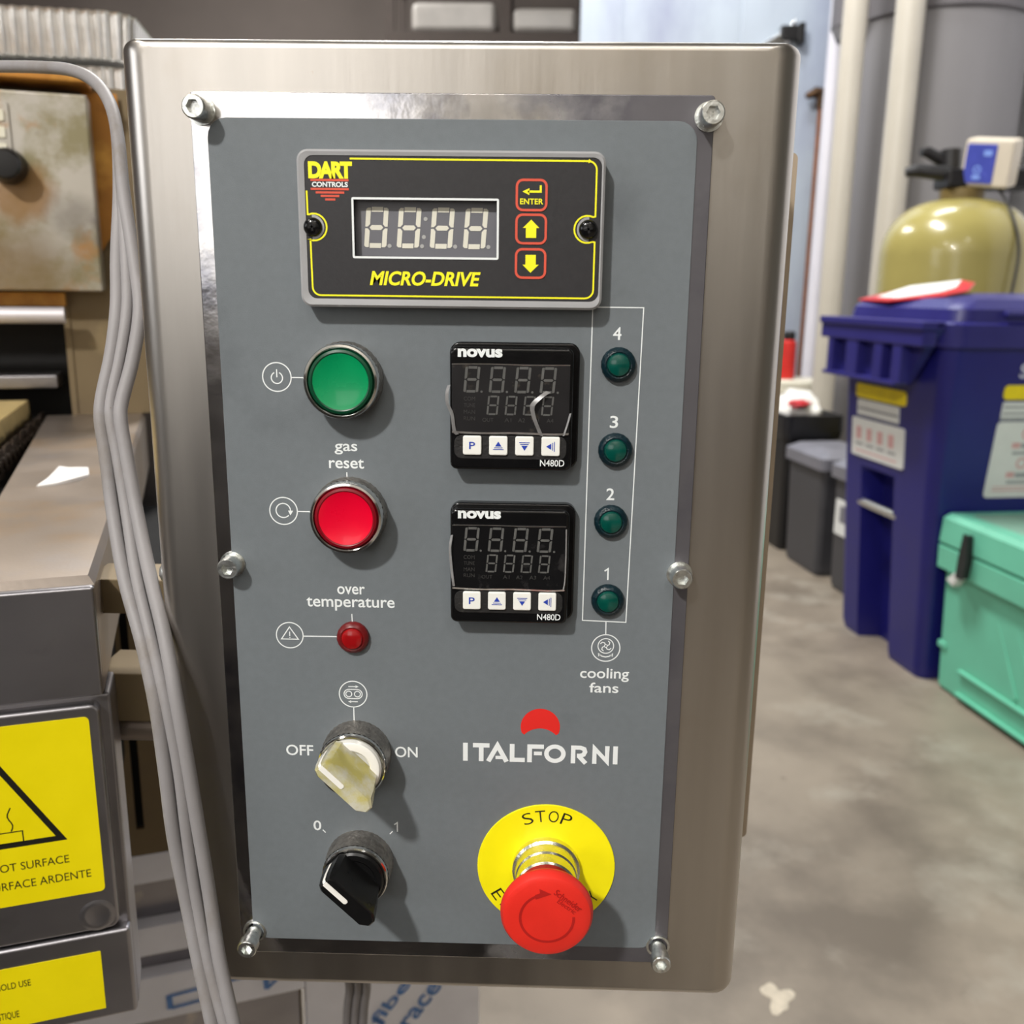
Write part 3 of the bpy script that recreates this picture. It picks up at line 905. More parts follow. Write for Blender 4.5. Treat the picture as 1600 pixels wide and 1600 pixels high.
def temp_controller(vt, label, peel):
    """vt: top edge; drawn down from it"""
    b = B(0.001)
    b.prism(rrect(-0.4, vt - 48.0, 49.1, vt, 4.0), 0.4, 4.5, 0.8)
    b.prism(rrect(0.0, vt - 48.3, 46.6, vt - 1.6, 2.6), 4.5, 8.6, 1.2)
    tc = b.done('temperature_controller', 'black_gloss', root, label=label)
    b = B(0.001)
    b.prism(rrect(0.8, vt - 34.6, 45.4, vt - 7.7, 1.0), 8.3, 9.0, 0.3)
    b.done('screen', 'screen_hazy' if peel else 'screen', tc, label='dark unlit screen')
    for k in range(4):
        b = B(0.001)
        seven(b, 5.1 + 9.6 * k, vt - 18.6, 5.6, 9.9, 0.9, 0.95, 9.08)
        b.cap([circ(5.1 + 9.6 * k + 6.9, vt - 18.2, 0.45, 10)], 9.08)
        b.done('display_digit', 'seg_dark', tc)
    for k in range(4):
        b = B(0.001)
        seven(b, 13.9 + 6.9 * k, vt - 27.0, 4.2, 7.4, 0.7, 0.65, 9.08)
        b.done('display_digit', 'seg_dark', tc)
    b = B(0.001)
    for t, v in (('COM', 20.9), ('TUNE', 23.4), ('MAN', 25.9), ('RUN', 28.4)):
        b.text(t, 5.3, vt - v - 0.75, 9.6, vt - v + 0.75, 9.08)
    for t, u in (('OUT', 12.4), ('A1', 20.8), ('A2', 26.0), ('A3', 31.3), ('A4', 36.8)):
        b.text(t, u, vt - 29.6, u + (4.2 if t == 'OUT' else 2.6), vt - 28.1, 9.08)
    b.done('screen_legend', 'seg_faint', tc)
    b = B(0.001)
    b.prism(rrect(1.6, vt - 44.0, 44.6, vt - 34.9, 3.0), 8.3, 8.75, 0.2)
    b.done('key_strip', 'black_matt', tc)
    for k in range(4):
        u0 = 5.0 + 10.0 * k
        b = B(0.001)
        b.prism(rrect(u0, vt - 42.4, u0 + 7.1, vt - 35.0, 0.8), 8.4, 9.7, 0.4)
        b.mi = 1
        uc, vc, w = u0 + 3.55, vt - 38.7, 9.8
        if k == 0:
            b.text('P', uc - 1.15, vc - 1.4, uc + 1.15, vc + 1.4, w, bold=0.01)
        elif k < 3:
            sg = 1 if k == 1 else -1
            p = [(uc - 1.2, vc - 0.2 * sg), (uc + 1.2, vc - 0.2 * sg), (uc, vc + 1.7 * sg)]
            b.cap([p if sg > 0 else p[::-1]], w)
            for i, hw in enumerate((1.6, 2.0)):
                b.stroke([(uc - hw, vc - (0.75 + 0.65 * i) * sg), (uc + hw, vc - (0.75 + 0.65 * i) * sg)], 0.28, w)
        else:
            b.cap([[(uc + 0.2, vc - 1.2), (uc + 0.2, vc + 1.2), (uc - 1.7, vc)]], w)
            for i, hh in enumerate((1.5, 1.9)):
                b.stroke([(uc + 0.75 + 0.65 * i, vc - hh), (uc + 0.75 + 0.65 * i, vc + hh)], 0.28, w)
        b.done('key', ['key_white', 'key_blue'], tc, label=('white P key', 'white up key', 'white down key', 'white left key')[k])
    b = B(0.001)
    b.text('novus', 3.0, vt - 5.4, 19.8, vt - 2.2, 8.72, bold=0.045)
    b.done('maker_lettering', 'print_white', tc)
    b = B(0.001)
    b.text('N480D', 34.6, vt - 46.5, 43.9, vt - 43.9, 9.0, bold=0.008)
    b.done('type_lettering', 'print_white', tc)
    # the loose protective film over the screen: lifted edges and folds
    b = B(0.001)

    def ribbon(pts, wd):
        pts = [tuple(p_) for p_ in smooth_path([Vector(p_) for p_ in pts], 5)]
        A = [b.pt(p[0], vt + p[1], p[2]) for p in pts]
        E_ = [b.pt(p[0] + wd[0], vt + p[1] + wd[1], p[2] + 0.5) for p in pts]
        for i in range(len(pts) - 1):
            b.f([A[i], E_[i], E_[i + 1], A[i + 1]])
    if peel:
        ribbon([(-0.9, -16, 9.8), (-1.6, -19, 10.2), (-1.4, -23, 10.2), (0.2, -27, 9.6), (1.0, -33, 9.2), (2.2, -34.8, 9.2)], (1.3, 0.4))
        ribbon([(36.4, -17.6, 9.4), (34.2, -19.0, 10.2), (31.2, -21.6, 10.8), (30.4, -23.6, 10.8), (31.2, -27.5, 10.2), (32.8, -31.5, 9.6), (34.0, -34.4, 9.3)], (1.7, -0.5))
        ribbon([(45.4, -26, 9.3), (44.4, -30, 9.4), (43.0, -34.6, 9.3)], (0.7, 0.2))
    else:
        ribbon([(0.2, -12, 9.5), (-0.5, -17, 10.0), (-0.2, -23, 9.8), (0.4, -29, 9.4), (0.9, -33, 9.2)], (1.0, 0.3))
        ribbon([(45.1, -9, 9.2), (45.2, -20, 9.3), (45.0, -30, 9.3), (44.4, -34, 9.2)], (0.5, 0.2))
    ribbon([(0.8, -34.0, 9.2), (12, -34.3, 9.5), (25, -34.1, 9.4), (38, -34.4, 9.5), (45.2, -34.2, 9.2)], (0.1, 0.8))
    ribbon([(0.8, -8.2, 9.2), (16, -8.0, 9.4), (30, -8.3, 9.3), (45.2, -8.1, 9.2)], (0.1, 0.45))
    b.done('peeling_film', 'film', tc)
    return tc


temp_controller(92.6, 'upper temperature controller with film peeling off its screen', True)
temp_controller(30.3, 'lower temperature controller with four white keys', False)

# push buttons --------------------------------------------------------------------


def push_button(u, v, cap, rim, label):
    b = B(0.001)
    b.lathe([(14.6, 0.4), (14.6, 3.0), (14.2, 4.0), (14.2, 6.4)], u, v, 72, knurl=0.25)
    pb = b.done('push_button', 'dark_metal', root, label=label)
    b = B(0.001)
    b.lathe([(14.3, 6.2), (14.3, 9.6), (13.9, 10.4), (13.1, 10.6), (12.7, 10.2), (12.6, 6.5)], u, v, 64)
    b.done('bezel_ring', 'chrome', pb)
    b = B(0.001)
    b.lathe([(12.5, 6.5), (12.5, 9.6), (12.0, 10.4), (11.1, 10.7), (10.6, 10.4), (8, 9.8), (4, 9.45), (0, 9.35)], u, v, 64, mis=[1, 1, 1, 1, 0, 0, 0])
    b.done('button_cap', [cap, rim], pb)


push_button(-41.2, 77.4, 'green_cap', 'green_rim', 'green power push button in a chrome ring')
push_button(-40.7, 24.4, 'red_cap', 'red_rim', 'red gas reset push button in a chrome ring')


def lamp(u, v, lens, base, label):
    b = B(0.001)
    b.lathe([(6.6, 0.4), (6.6, 1.8), (6.2, 2.6), (5.0, 3.4), (4.4, 3.2)], u, v, 40, knurl=0.12)
    il = b.done('indicator_lamp', base, root, label=label)
    b = B(0.001)
    b.lathe([(4.6, 2.0), (4.5, 3.4), (3.9, 4.3), (2.6, 4.8), (0, 5.0)], u, v, 32)
    b.done('lens', lens, il)


lamp(-40.9, -28.1, 'lamp_red', 'lamp_red_base', 'dark red over temperature lamp')
for (u, v, n) in ((63.9, 84.6, 'four'), (63.9, 51.6, 'three'), (63.2, 22.9, 'two'), (63.1, -10.0, 'one')):
    lamp(u, v, 'lamp_teal', 'lamp_teal_base', 'unlit teal cooling fan lamp under the figure ' + n)

# selector switches ---------------------------------------------------------------------


def selector(u, v, kind, label):
    b = B(0.001)
    b.lathe([(14.4, 0.4), (14.4, 5.0), (14.0, 6.0), (14.0, 11.5)], u, v, 80, knurl=0.22)
    sw_ = b.done('selector_switch', 'dark_metal', root, label=label)
    b = B(0.001)
    b.lathe([(14.0, 11.3), (14.0, 13.4), (13.5, 14.0), (12.9, 14.0), (12.6, 13.4)], u, v, 64)
    b.done('bezel_ring', 'chrome', sw_)
    b = B(0.001)
    b.lathe([(12.6, 10), (12.6, 14.6), (11.8, 15.4), (9.4, 15.4), (8.6, 14.8), (0, 14.8)], u, v, 48)
    b.done('knob', 'knob_black' if kind == 'black' else 'knob_clear', sw_)
    # handle bar lies from upper left to lower right and narrows towards its ridge
    a = R(135)
    ca, sa = math.cos(a), math.sin(a)

    def q(x, y):
        return (u + x * ca - y * sa, v + x * sa + y * ca)
    b = B(0.001)
    lv = [(14.6, 12.6, 12.0, 6.3), (18, 12.9, 12.6, 5.9), (25, 13.2, 13.6, 4.9), (29.5, 13.0, 14.0, 4.2), (30.6, 12.3, 13.2, 3.5)]
    lps = []
    for (w, xf, xb, hy) in lv:
        lps.append((w, [q(xf, -hy * 0.72), q(xf, hy * 0.72), q(xf - 2.0, hy), q(-xb + 3.2, hy), q(-xb, hy * 0.35), q(-xb, -hy * 0.35), q(-xb + 3.2, -hy), q(xf - 2.0, -hy)]))
    for (w0, l0), (w1, l1) in zip(lps, lps[1:]):
        b.wall(l0, w0, l1, w1)
    b.cap([lps[-1][1]], lps[-1][0])
    b.done('handle', 'knob_black' if kind == 'black' else 'knob_yellow', sw_)
    b = B(0.001)
    b.prism([q(12.4, -1.1), q(12.4, 1.1), q(0.8, 1.1), q(0.1, 0.6), q(0.1, -0.6), q(0.8, -1.1)], 30.2, 30.9, 0.15)
    # the mark runs on down the pointing end
    e = [b.pt(*q(12.55, -0.8), 30.6), b.pt(*q(12.55, 0.8), 30.6), b.pt(*q(13.3, 0.8), 29.4), b.pt(*q(13.3, -0.8), 29.4)]
    g = [b.pt(*q(13.4, -0.8), 25), b.pt(*q(13.4, 0.8), 25), b.pt(*q(13.0, 0.8), 17.5), b.pt(*q(13.0, -0.8), 17.5)]
    b.f(e); b.f([e[3], e[2], g[1], g[0]]); b.f(g)
    b.done('pointer', 'pointer', sw_)
    if kind != 'black':
        b = B(0.001)
        b.lathe([(11.9, 15.5), (11.2, 15.9), (8.6, 15.9), (8.0, 15.5)], u, v, 40)
        b.done('light_ring', 'pointer', sw_)


selector(-40.6, -80.0, 'clear', 'clear yellowish selector switch turned to OFF')
selector(-40.6, -131.6, 'black', 'black selector switch turned to 0')

# emergency stop -----------------------------------------------------------------------------
EU, EV = 40.6, -132.4
b = B(0.001)
b.prism([circ(EU, EV, 29.9, 72)], 0.4, 1.0, 0.2)
es = b.done('emergency_stop', 'eos_yellow', root, label='emergency stop with yellow disc and red mushroom head')
b = B(0.001)


def arc_text(b, body, r, a_mid, step, hgt, inward, wd=0.62, thin=0.0):
    n = len(body)
    for i, ch in enumerate(body):
        a = a_mid + (-(i - (n - 1) / 2) if not inward else (i - (n - 1) / 2)) * step
        cu, cv = EU + r * math.cos(a), EV + r * math.sin(a)
        rot = a - PI / 2 if not inward else a + PI / 2
        hw = hgt * wd * (0.16 if ch == 'I' else 0.5)
        b.text(ch, cu - hw, cv - hgt / 2, cu + hw, cv + hgt / 2, 1.08, rot=rot, bold=thin)


arc_text(b, 'STOP', 24.6, R(90), R(13.2), 5.4, False, 0.80, -0.008)
b.done('stop_lettering', 'eos_black', es)
b = B(0.001)
arc_text(b, 'EMERGENCY', 24.9, R(269.7), R(13.9), 5.4, True, 0.78, -0.008)
b.done('emergency_lettering', 'eos_black', es)
b = B(0.001)
b.lathe([(14.6, 1.0), (14.6, 4.0), (13.6, 4.8), (13.2, 9.6), (12.6, 10.4), (12.9, 11), (12.9, 16.6), (12.2, 17.4), (8, 17.4)], EU, EV, 64)
b.done('collar', 'collar_metal', es, label='bright metal collar')
b = B(0.001)
b.lathe([(9, 17), (11, 19.5), (12.8, 23.5), (16.2, 27.2), (18.2, 29.0), (18.8, 30.6), (18.6, 32.6), (17.5, 34.3), (15.6, 35.1), (10, 35.5), (0, 35.7)], EU, EV, 72)
hd = b.done('mushroom_head', 'eos_red', es)
b = B(0.001)
HU, HV = EU, EV
ar = [(HU + 10.7 * math.cos(t), HV + 10.7 * math.sin(t)) for t in [R(112 + (365 - 112) * i / 40) for i in range(41)]]
b.stroke(ar, 1.0, 35.62)
arrow = [(-4.2, 13.4), (-3.9, 11.6), (0.6, 10.6), (-2.4, 7.2)]
b.cap([[(HU - 4.6, HV + 8.4), (HU + 1.6, HV + 11.0), (HU - 3.2, HV + 13.2), (HU - 2.9, HV + 11.3), (HU - 5.0, HV + 10.4)][::1]], 35.66)
b.done('turn_arrow', 'eos_red_dark', es)
b = B(0.001)
b.text('Schneider', HU + 1.8, HV + 6.9, HU + 15.0, HV + 9.7, 35.76, rot=R(-37), bold=0.01)
b.text('Electric', HU + 3.4, HV + 4.6, HU + 12.2, HV + 6.6, 35.76, rot=R(-37), bold=0.01)
b.done('head_lettering', 'eos_red_dark', es)

# ================================================================== oven on the left
OV = Vector((-0.1809, 0.0681, 0.9809))
oven = thing('conveyor_oven', 'heat-stained steel conveyor oven with yellow warning stickers left of the control box', 'oven', OV, R(20))
# side rail, slightly narrowing flat top, rounded front lip
b = B()
for (y0, y1) in ((0.004, 0.655),):
    lo = [(-0.30, y0), (0.0, y0), (0.0, y1), (-0.30, y1)]
b.loft([(-0.060, [(-0.064, 0.004), (0.0, 0.004), (0.0, 0.655), (-0.100, 0.655)]),
        (-0.004, [(-0.064, 0.004), (0.0, 0.004), (0.0, 0.655), (-0.100, 0.655)]),
        (0.0, [(-0.064, 0.008), (-0.003, 0.008), (-0.003, 0.655), (-0.100, 0.655)])])
b.box(-0.30, -0.060, -0.060, -0.004, -0.03, -0.004, 0.002)
b.done('side_rail', 'oven_steel', oven, label='brown-tinted side rail top')
b = B()
b.box(-0.30, 0.0, -0.0605, -0.0035, -0.0045, 0.001, 0.0016, 3)
b.done('front_band', 'oven_dark', oven)
b = B()
b.box(-0.30, 0.003, -0.246, -0.0615, -0.035, -0.004, 0.002)
b.done('front_frame', 'oven_dark', oven)
b = B()
b.prism(rrect(-0.30, -0.1905, -0.0022, -0.0640, 0.005), -0.004, 0.003, 0.0016)
door = b.done('front_door', 'oven_dark', oven, label='dark steel front door with hot surface sticker')
b = B()
b.box(-0.30, 0.0026, -0.2445, -0.1925, -0.006, 0.003, 0.0022, 3)
low = b.done('lower_panel', 'oven_dark', oven)
b = B()
b.lathe([(0.0090, 0.0030), (0.0080, 0.0033), (0.0068, 0.0037), (0.0054, 0.0035), (0.0030, 0.0032), (0, 0.00312)], -0.0125, -0.1815, 32)
b.done('pressed_dimple', 'oven_dark', door)


def sticker_part(parent, name, outline, w, texts, extra=None, bold=0.0):
    b = B()
    b.prism(outline, w, w + 0.0003)
    b.mi = 1
    for (t, u0, v0, u1, v1) in texts:
        b.text(t, u0, v0, u1, v1, w + 0.00036, bold=bold)
    if extra: extra(b, w + 0.00036)
    return b.done(name, ['sticker', 'eos_black'], parent, label='yellow warning sticker')


def hot_sign(b, w):
    uc, vb_, hw = -0.0585, -0.1352, 0.0362
    b.stroke([(uc - hw + .003, vb_ + .0016), (uc + hw - .003, vb_ + .0016), (uc, vb_ + hw * 1.70 - .003)], 0.0030, w, True)
    b.stroke([(uc - 0.017, -0.1325), (-0.0425, -0.1325), (-0.0425, -0.1265), (uc - 0.017, -0.1265)], 0.0006, w, True)
    for du in (-0.0475, -0.0585, -0.0695):
        b.stroke([(du + 0.0010 * math.sin(i * 0.9) * (1 if i < 8 else 1), -0.126 + 0.0016 * i) for i in range(9)], 0.0006, w)


sticker_part(door, 'warning_sticker', rrect(-0.116, -0.1676, -0.0075, -0.0698, 0.0025), 0.003,
             [('HOT SURFACE', -0.0583, -0.1481, -0.0229, -0.1437), ('SURFACE ARDENTE', -0.0612, -0.1583, -0.0134, -0.1538)], hot_sign)
sticker_part(low, 'warning_sticker', rrect(-0.116, -0.2380, -0.0127, -0.2030, 0.0003, 1), 0.003,
             [('HOUSEHOLD USE', -0.0745, -0.2152, -0.0469, -0.2114), ('DOMESTIQUE', -0.0722, -0.2333, -0.0539, -0.2285)], None, 0.006)
# body and hot tunnel
b = B()
b.box(-0.90, 0.06, -0.24, 0.205, -1.25, -0.72, 0.004)
b.done('oven_body', 'oven_dark', oven)
b = B()
b.box(-0.90, -0.062, -0.0345, -0.030, -0.65, -0.03)
b.box(-0.90, -0.02, -0.24, -0.061, -0.64, -0.06)  # dark box put in for the shade under the oven
b.box(-0.90, -0.066, -0.03, 0.128, -0.719, -0.705)
b.done('tunnel_lining', 'oven_black', oven, label='sooty black tunnel mouth')
b = B()
b.prism([(-0.0705, 0.0), (0.03, 0.0), (0.03, 0.338), (-0.40, 0.338), (-0.40, 0.1285), (-0.0705, 0.1285)], -0.662, -0.655, back=True)
b.box(-0.0745, -0.0685, 0.0, 0.1285, -0.70, -0.653)
b.done('end_plate', 'oven_beige', oven, label='beige end plate beside the tunnel mouth')
b = B()
b.prism([(-0.036, 0.330), (-0.006, 0.330), (-0.0045, 0.30), (-0.009, 0.235), (-0.022, 0.19), (-0.036, 0.168)], -0.654, -0.648, 0.002)
b.done('scorched_flange', 'oven_orange', oven, label='orange-scorched flange')
b = B()
b.box(-0.40, -0.0300, 0.1325, 0.3240, -0.652, -0.615, 0.003)
hood = b.done('hood_cover', 'oven_hood', oven, label='heat-stained cover plate')
b = B()
b.box(-0.40, -0.028, 0.3325, 0.3450, -0.655, -0.602, 0.002)
b.done('hood_flange', 'oven_orange', oven)
b = B()
b.lathe([(0.017, -0.615), (0.017, -0.606), (0.0155, -0.600), (0.0145, -0.590), (0.012, -0.587), (0, -0.5865)], -0.1065, 0.252, 40)
b.done('knob', 'black_plastic', hood, label='round black knob')
b = B()
b.mi = 0
b.prism(rrect(-0.150, 0.258, -0.1015, 0.312, 0.003), -0.615, -0.613, 0.0008)
b.mi = 1
for k in range(3):
    b.prism(rrect(-0.146, 0.263 + 0.0155 * k, -0.1060, 0.2735 + 0.0155 * k, 0.0015), -0.613, -0.6115, 0.0005)
b.done('rating_plate', ['oven_hood', 'cream_plastic'], hood)
b = B()
b.box(-0.40, -0.070, 0.1172, 0.1310, -0.66, -0.640)
b.done('tunnel_lintel', 'oven_orange', oven)
b = B()
b.tube([(-0.40, 0.622, 0.1080), (-0.0695, 0.622, 0.1080)], 0.0085, 20)
b.done('roller', 'roller', oven, label='pale steel roller above the tunnel mouth')
b = B()
b.box(-0.40, -0.087, 0.0290, 0.0430, -0.72, -0.660, 0.002)
b.done('belt_shelf', 'oven_dark', oven)
b = B()
b.box(-0.42, -0.1165, -0.004, 0.0175, -0.655, -0.10, 0.002)
b.done('baking_stone', 'stone', oven, label='pale yellow baking stone on the chain conveyor')
b = B()
for k in range(13):
    y = 0.13 + 0.043 * k
    for (z, rr) in ((-0.006, 0.0098),):
        T0 = b.T
        b.T = Matrix.Translation((-0.1035, y, -0.008)) @ Matrix.Rotation(R(90), 4, 'Z')
        ol = circ(-0.011, 0, 0.0115, 10, PI / 2, 3 * PI / 2, full=False) + circ(0.011, 0, 0.0115, 10, -PI / 2, PI / 2, full=False)
        for off in (0.0, -0.013):
            b.prism([ol, circ(-0.011, 0, 0.0050, 10), circ(0.011, 0, 0.0050, 10)], off - 0.002, off, back=True)
        for du in (-0.011, 0.011):
            b.lathe([(0.0055, -0.016), (0.0055, 0.003), (0, 0.0032)], du, 0, 12)
        b.T = T0
b.done('roller_chain', 'chain', oven, label='black roller chain beside the baking stone')
# stays joining oven and control box
b = B(T=Matrix.Rotation(R(-20), 4, 'Z'))
b.box(-0.02, 0.060, -0.0285, -0.0095, -0.060, -0.030, 0.001)
b.box(0.028, 0.060, -0.0100, 0.012, -0.062, -0.055, 0.001)
b.done('bracket', 'oven_beige', oven, label='upper beige bracket to the control box')
b = B(T=Matrix.Rotation(R(-20), 4, 'Z'))
b.box(-0.02, 0.060, -0.0895, -0.062, -0.065, -0.030, 0.001)
b.done('bracket', 'oven_beige', oven, label='lower beige bracket to the control box')
b = B(T=Matrix.Rotation(R(-20), 4, 'Z'))
b.tube([(-0.02, 0.045, -0.0985), (0.060, 0.045, -0.0985)], 0.0085, 16)
b.done('bracket_tube', 'oven_steel', oven)
b = B()
b.prism([(-0.10, -0.336), (0.04, -0.336), (0.04, -0.12), (-0.010, -0.12), (-0.010, -0.311), (-0.0165, -0.311), (-0.0165, -0.12), (-0.10, -0.12)], -0.306, -0.302, back=True)
b.done('stand_plate', 'oven_beige', oven)
b = B()
b.box(-0.10, 0.045, -0.336, -0.10, -0.62, -0.32)
b.done('stand_lining', 'oven_black', oven)

# scrap of paper on the rail
b = B(T=Matrix.Translation(OV) @ Matrix.Rotation(R(20), 4, 'Z'))
pv = [(-0.0565, 0.243), (-0.044, 0.247), (-0.030, 0.262), (-0.0255, 0.278), (-0.0275, 0.296), (-0.037, 0.290), (-0.042, 0.304), (-0.048, 0.300), (-0.052, 0.268)]
gr = []
cx, cy = -0.040, 0.275
inner = [(cx + (x - cx) * 0.5, cy + (y - cy) * 0.5) for x, y in pv]
hz = [0.0006, 0.0012, 0.0022, 0.0008, 0.003, 0.0045, 0.002, 0.004, 0.0015]
lo = [(p[0], p[1]) for p in pv]
A_ = [b.bm.verts.new(b.T @ Vector((p[0], p[1], 0.0006 + h))) for p, h in zip(pv, hz)]
I_ = [b.bm.verts.new(b.T @ Vector((p[0], p[1], 0.0030 + 0.6 * h))) for p, h in zip(inner, hz[::-1])]
U_ = [b.bm.verts.new(b.T @ Vector((p[0], p[1], 0.0001))) for p in pv]
n = len(pv)
cvt = b.bm.verts.new(b.T @ Vector((cx, cy, 0.0055)))
for i in range(n):
    j = (i + 1) % n
    b.f([A_[i], A_[j], I_[j], I_[i]]); b.f([I_[i], I_[j], cvt]); b.f([U_[i], U_[j], A_[j], A_[i]])
tag(b.done('paper_scrap', 'paper'), 'small torn scrap of white paper lying on the oven side rail', 'paper scrap')

# fluted foil trays stacked on the oven body
def foil_tray(z, label, dz):
    b = B(T=Matrix.Translation(OV) @ Matrix.Rotation(R(20), 4, 'Z') @ Matrix.Translation((0.034, 0.795, 0)) @ Matrix.Rotation(R(-9), 4, 'Z') @ Matrix.Translation((-0.034, -0.795, 0)))
    base = rrect(-0.33, 0.795, 0.008, 1.06, 0.03, 6)
    pts = []
    for i in range(len(base)):
        p, q_ = Vector(base[i]), Vector(base[(i + 1) % len(base)])
        k = max(1, int((q_ - p).length / 0.0022))
        for j in range(k): pts.append(p.lerp(q_, j / k))
    nrm, ph, per = [], [], 0.0
    for i in range(len(pts)):
        d = (pts[(i + 1) % len(pts)] - pts[i - 1]).normalized()
        nrm.append(Vector((d.y, -d.x)))
        ph.append(math.sin(2 * PI * per / 0.0132))
        per += (pts[(i + 1) % len(pts)] - pts[i]).length
    def outline(grow, amp=0.0034):
        return [((p + n_ * (grow + amp * a_)).x, (p + n_ * (grow + amp * a_)).y) for p, n_, a_ in zip(pts, nrm, ph)]
    o1, o2 = outline(-0.004), outline(0.0)
    b.loft([(z + 0.001, outline(-0.012)), (z + 0.004, o1), (z + 0.049, o2), (z + 0.0525, outline(0.003, 0.002)), (z + 0.0530, outline(-0.004, 0.002))], capb=True, capt=True)
    return tag(b.done('foil_tray', 'foil', angle=60), label, 'foil tray', 'stacked foil trays')


foil_tray(0.2065, 'lowest fluted aluminium tray of the stack, mostly hidden behind the oven hood', 0)
foil_tray(0.2745, 'fluted aluminium tray second in the stack, showing behind the hood top', 0)
foil_tray(0.3345, 'fluted aluminium tray third in the stack, just above the hood edge', 0)
foil_tray(0.3945, 'topmost bright fluted aluminium tray of the stack behind the oven hood', 0)

# film-covered cabinet under the oven
cabn = thing('steel_cabinet', 'steel cabinet under white protective film with blue print, below the oven', 'cabinet',
             OV + Vector((0, 0, -0.9809)), R(20))
Z0 = 0.9809
CY = -0.45
b = B(); b.box(-0.45, 0.125, 0, Z0 - 0.425, -0.80, CY - 0.02, 0.002); b.done('carcass', 'oven_dark', cabn)
def film_front(v0, v1, extra=None, u1=0.130, label=None):
    b = B()
    b.box(-0.45, u1, Z0 + v0, Z0 + v1, CY - 0.02, CY, 0.002)
    if extra:
        b.mi = 1; extra(b)
    return b.done('drawer_front', ['film_white', 'film_blue'], cabn, label=label)


def arrow_print(b):
    w = CY + 0.0012
    z = lambda v: Z0 + v
    b.stroke([(0.060, z(-0.5765)), (0.112, z(-0.5765))], 0.0030, w)
    b.stroke([(-0.011, z(-0.612)), (-0.0115, z(-0.595))], 0.0060, w)
    b.stroke([(-0.011, z(-0.596)), (0.088, z(-0.590))], 0.0034, w + 0.0002)
    b.stroke([(-0.010, z(-0.611)), (0.046, z(-0.607))], 0.0034, w + 0.0004)
    b.stroke([(0.088, z(-0.589)), (0.089, z(-0.612))], 0.0060, w + 0.0006)
    b.stroke([(0.089, z(-0.612)), (0.116, z(-0.588))], 0.0034, w + 0.0008)


film_front(-0.459, -0.426, label='white film-covered front')
film_front(-0.544, -0.510, label='white film-covered front')
film_front(-0.624, -0.570, arrow_print, label='white film-covered front with blue arrow print')
b = B(); b.box(-0.45, 0.128, Z0 - 0.70, Z0 - 0.625, CY - 0.05, CY - 0.022, 0.002); b.done('kick_board', 'oven_beige', cabn)
b = B()
b.box(0.131, 0.335, 0.02, Z0 - 0.575, CY - 0.03, CY - 0.004, 0.002)
b.mi = 1
for (t, u0, v0, rot) in (('racer', 0.268, -0.676, 50), ('fiber', 0.232, -0.662, 50), ('01', 0.204, -0.702, 50)):
    L_ = 0.016 * len(t)
    b.text(t, u0 - L_ / 2, Z0 + v0 - 0.008, u0 + L_ / 2, Z0 + v0 + 0.008, CY - 0.003, rot=R(rot), bold=0.02)
b.done('side_panel', ['film_white', 'film_blue'], cabn, label='white film-covered panel with blue lettering')

# ================================================================== cables
def pix(px, py, k):
    """a point on the line of sight of the photograph at distance k along the lens axis"""
    d = Vector(((px - 800) / 1479.0, (py - 800) / 1479.0, 1.0))
    rw = Matrix((r0, r1, r2))
    return CM.translation + (rw.transposed() @ d) * k


CB = thing('cable_bundle', 'bundle of three grey cables running down between oven and control box', 'cable', pix(353, 1640, 0.41))
way = [(-60, 103, .52, 0), (0, 104, .50, 0), (60, 105, .485, 0), (112, 110, .47, 0), (148, 128, .46, .0), (172, 162, .45, .0), (184, 215, .44, .03), (190, 300, .43, .2),
       (196, 400, .425, .7), (200, 480, .42, .95), (190, 556, .418, 1), (175, 622, .416, 1), (173, 655, .415, 1), (181, 705, .415, 1), (196, 800, .413, 1),
       (214, 900, .404, 1), (239, 1000, .394, 1), (260, 1100, .390, 1), (277, 1200, .394, 1), (291, 1300, .400, 1), (308, 1400, .406, 1), (326, 1500, .406, 1), (349, 1600, .404, 1), (362, 1660, .404, 1)]
for s_, off in ((-1, -4.9), (0, 0.0), (1, 4.9)):
    P = []
    for i, (x, y, k, spread) in enumerate(way):
        x2, y2, _, _ = way[min(i + 1, len(way) - 1)]; x1, y1, _, _ = way[max(i - 1, 0)]
        t = Vector((x2 - x1, y2 - y1)).normalized()
        nx = Vector((t.y, -t.x)) * -1
        c = pix(x, y, k)
        side = (r0 * -nx.x + r1 * -nx.y).normalized() * -1
        dep = 1 - spread
        wob = 0.0006 * math.sin(y / 70.0 + s_ * 2)
        P.append(c + side * (off * 0.001 * spread + wob * spread) + (c - CM.translation).normalized() * (0.0056 * dep * (s_ + 1)))
    b = B(T=Matrix.Translation(-CB.location))
    P = smooth_path(P, 5)
    P += [P[-1] + (P[-1] - P[-2]) * 6, Vector((P[-1].x - 0.02, P[-1].y, 0.35)), Vector((P[-1].x - 0.03, P[-1].y, 0.006))]
    b.tube(P, 0.0030 if s_ else 0.0026, 12)
    b.done('cable', 'cable', CB)

HB = thing('cable_bundle', 'dark grey cables hanging below the control box before the film-covered panel', 'cable', (-0.10, 0.30, 0.006))
for i, dx in enumerate((-0.0062, 0.0, 0.0062)):
    b = B(T=Matrix.Translation(-HB.location))
    base = [Vector((-0.070, 0.055, 0.812)), Vector((-0.078, 0.10, 0.76)), pix(558, 1530, 0.68), pix(556, 1575, 0.71), pix(553, 1630, 0.72), pix(549, 1720, 0.74)]
    P = smooth_path([p + Vector((dx, 0, 0)) for p in base], 5)
    P.append(Vector((P[-1].x, P[-1].y, 0.006)))
    b.tube(P, 0.0032, 10)
    b.done('cable', 'cable_dark', HB)

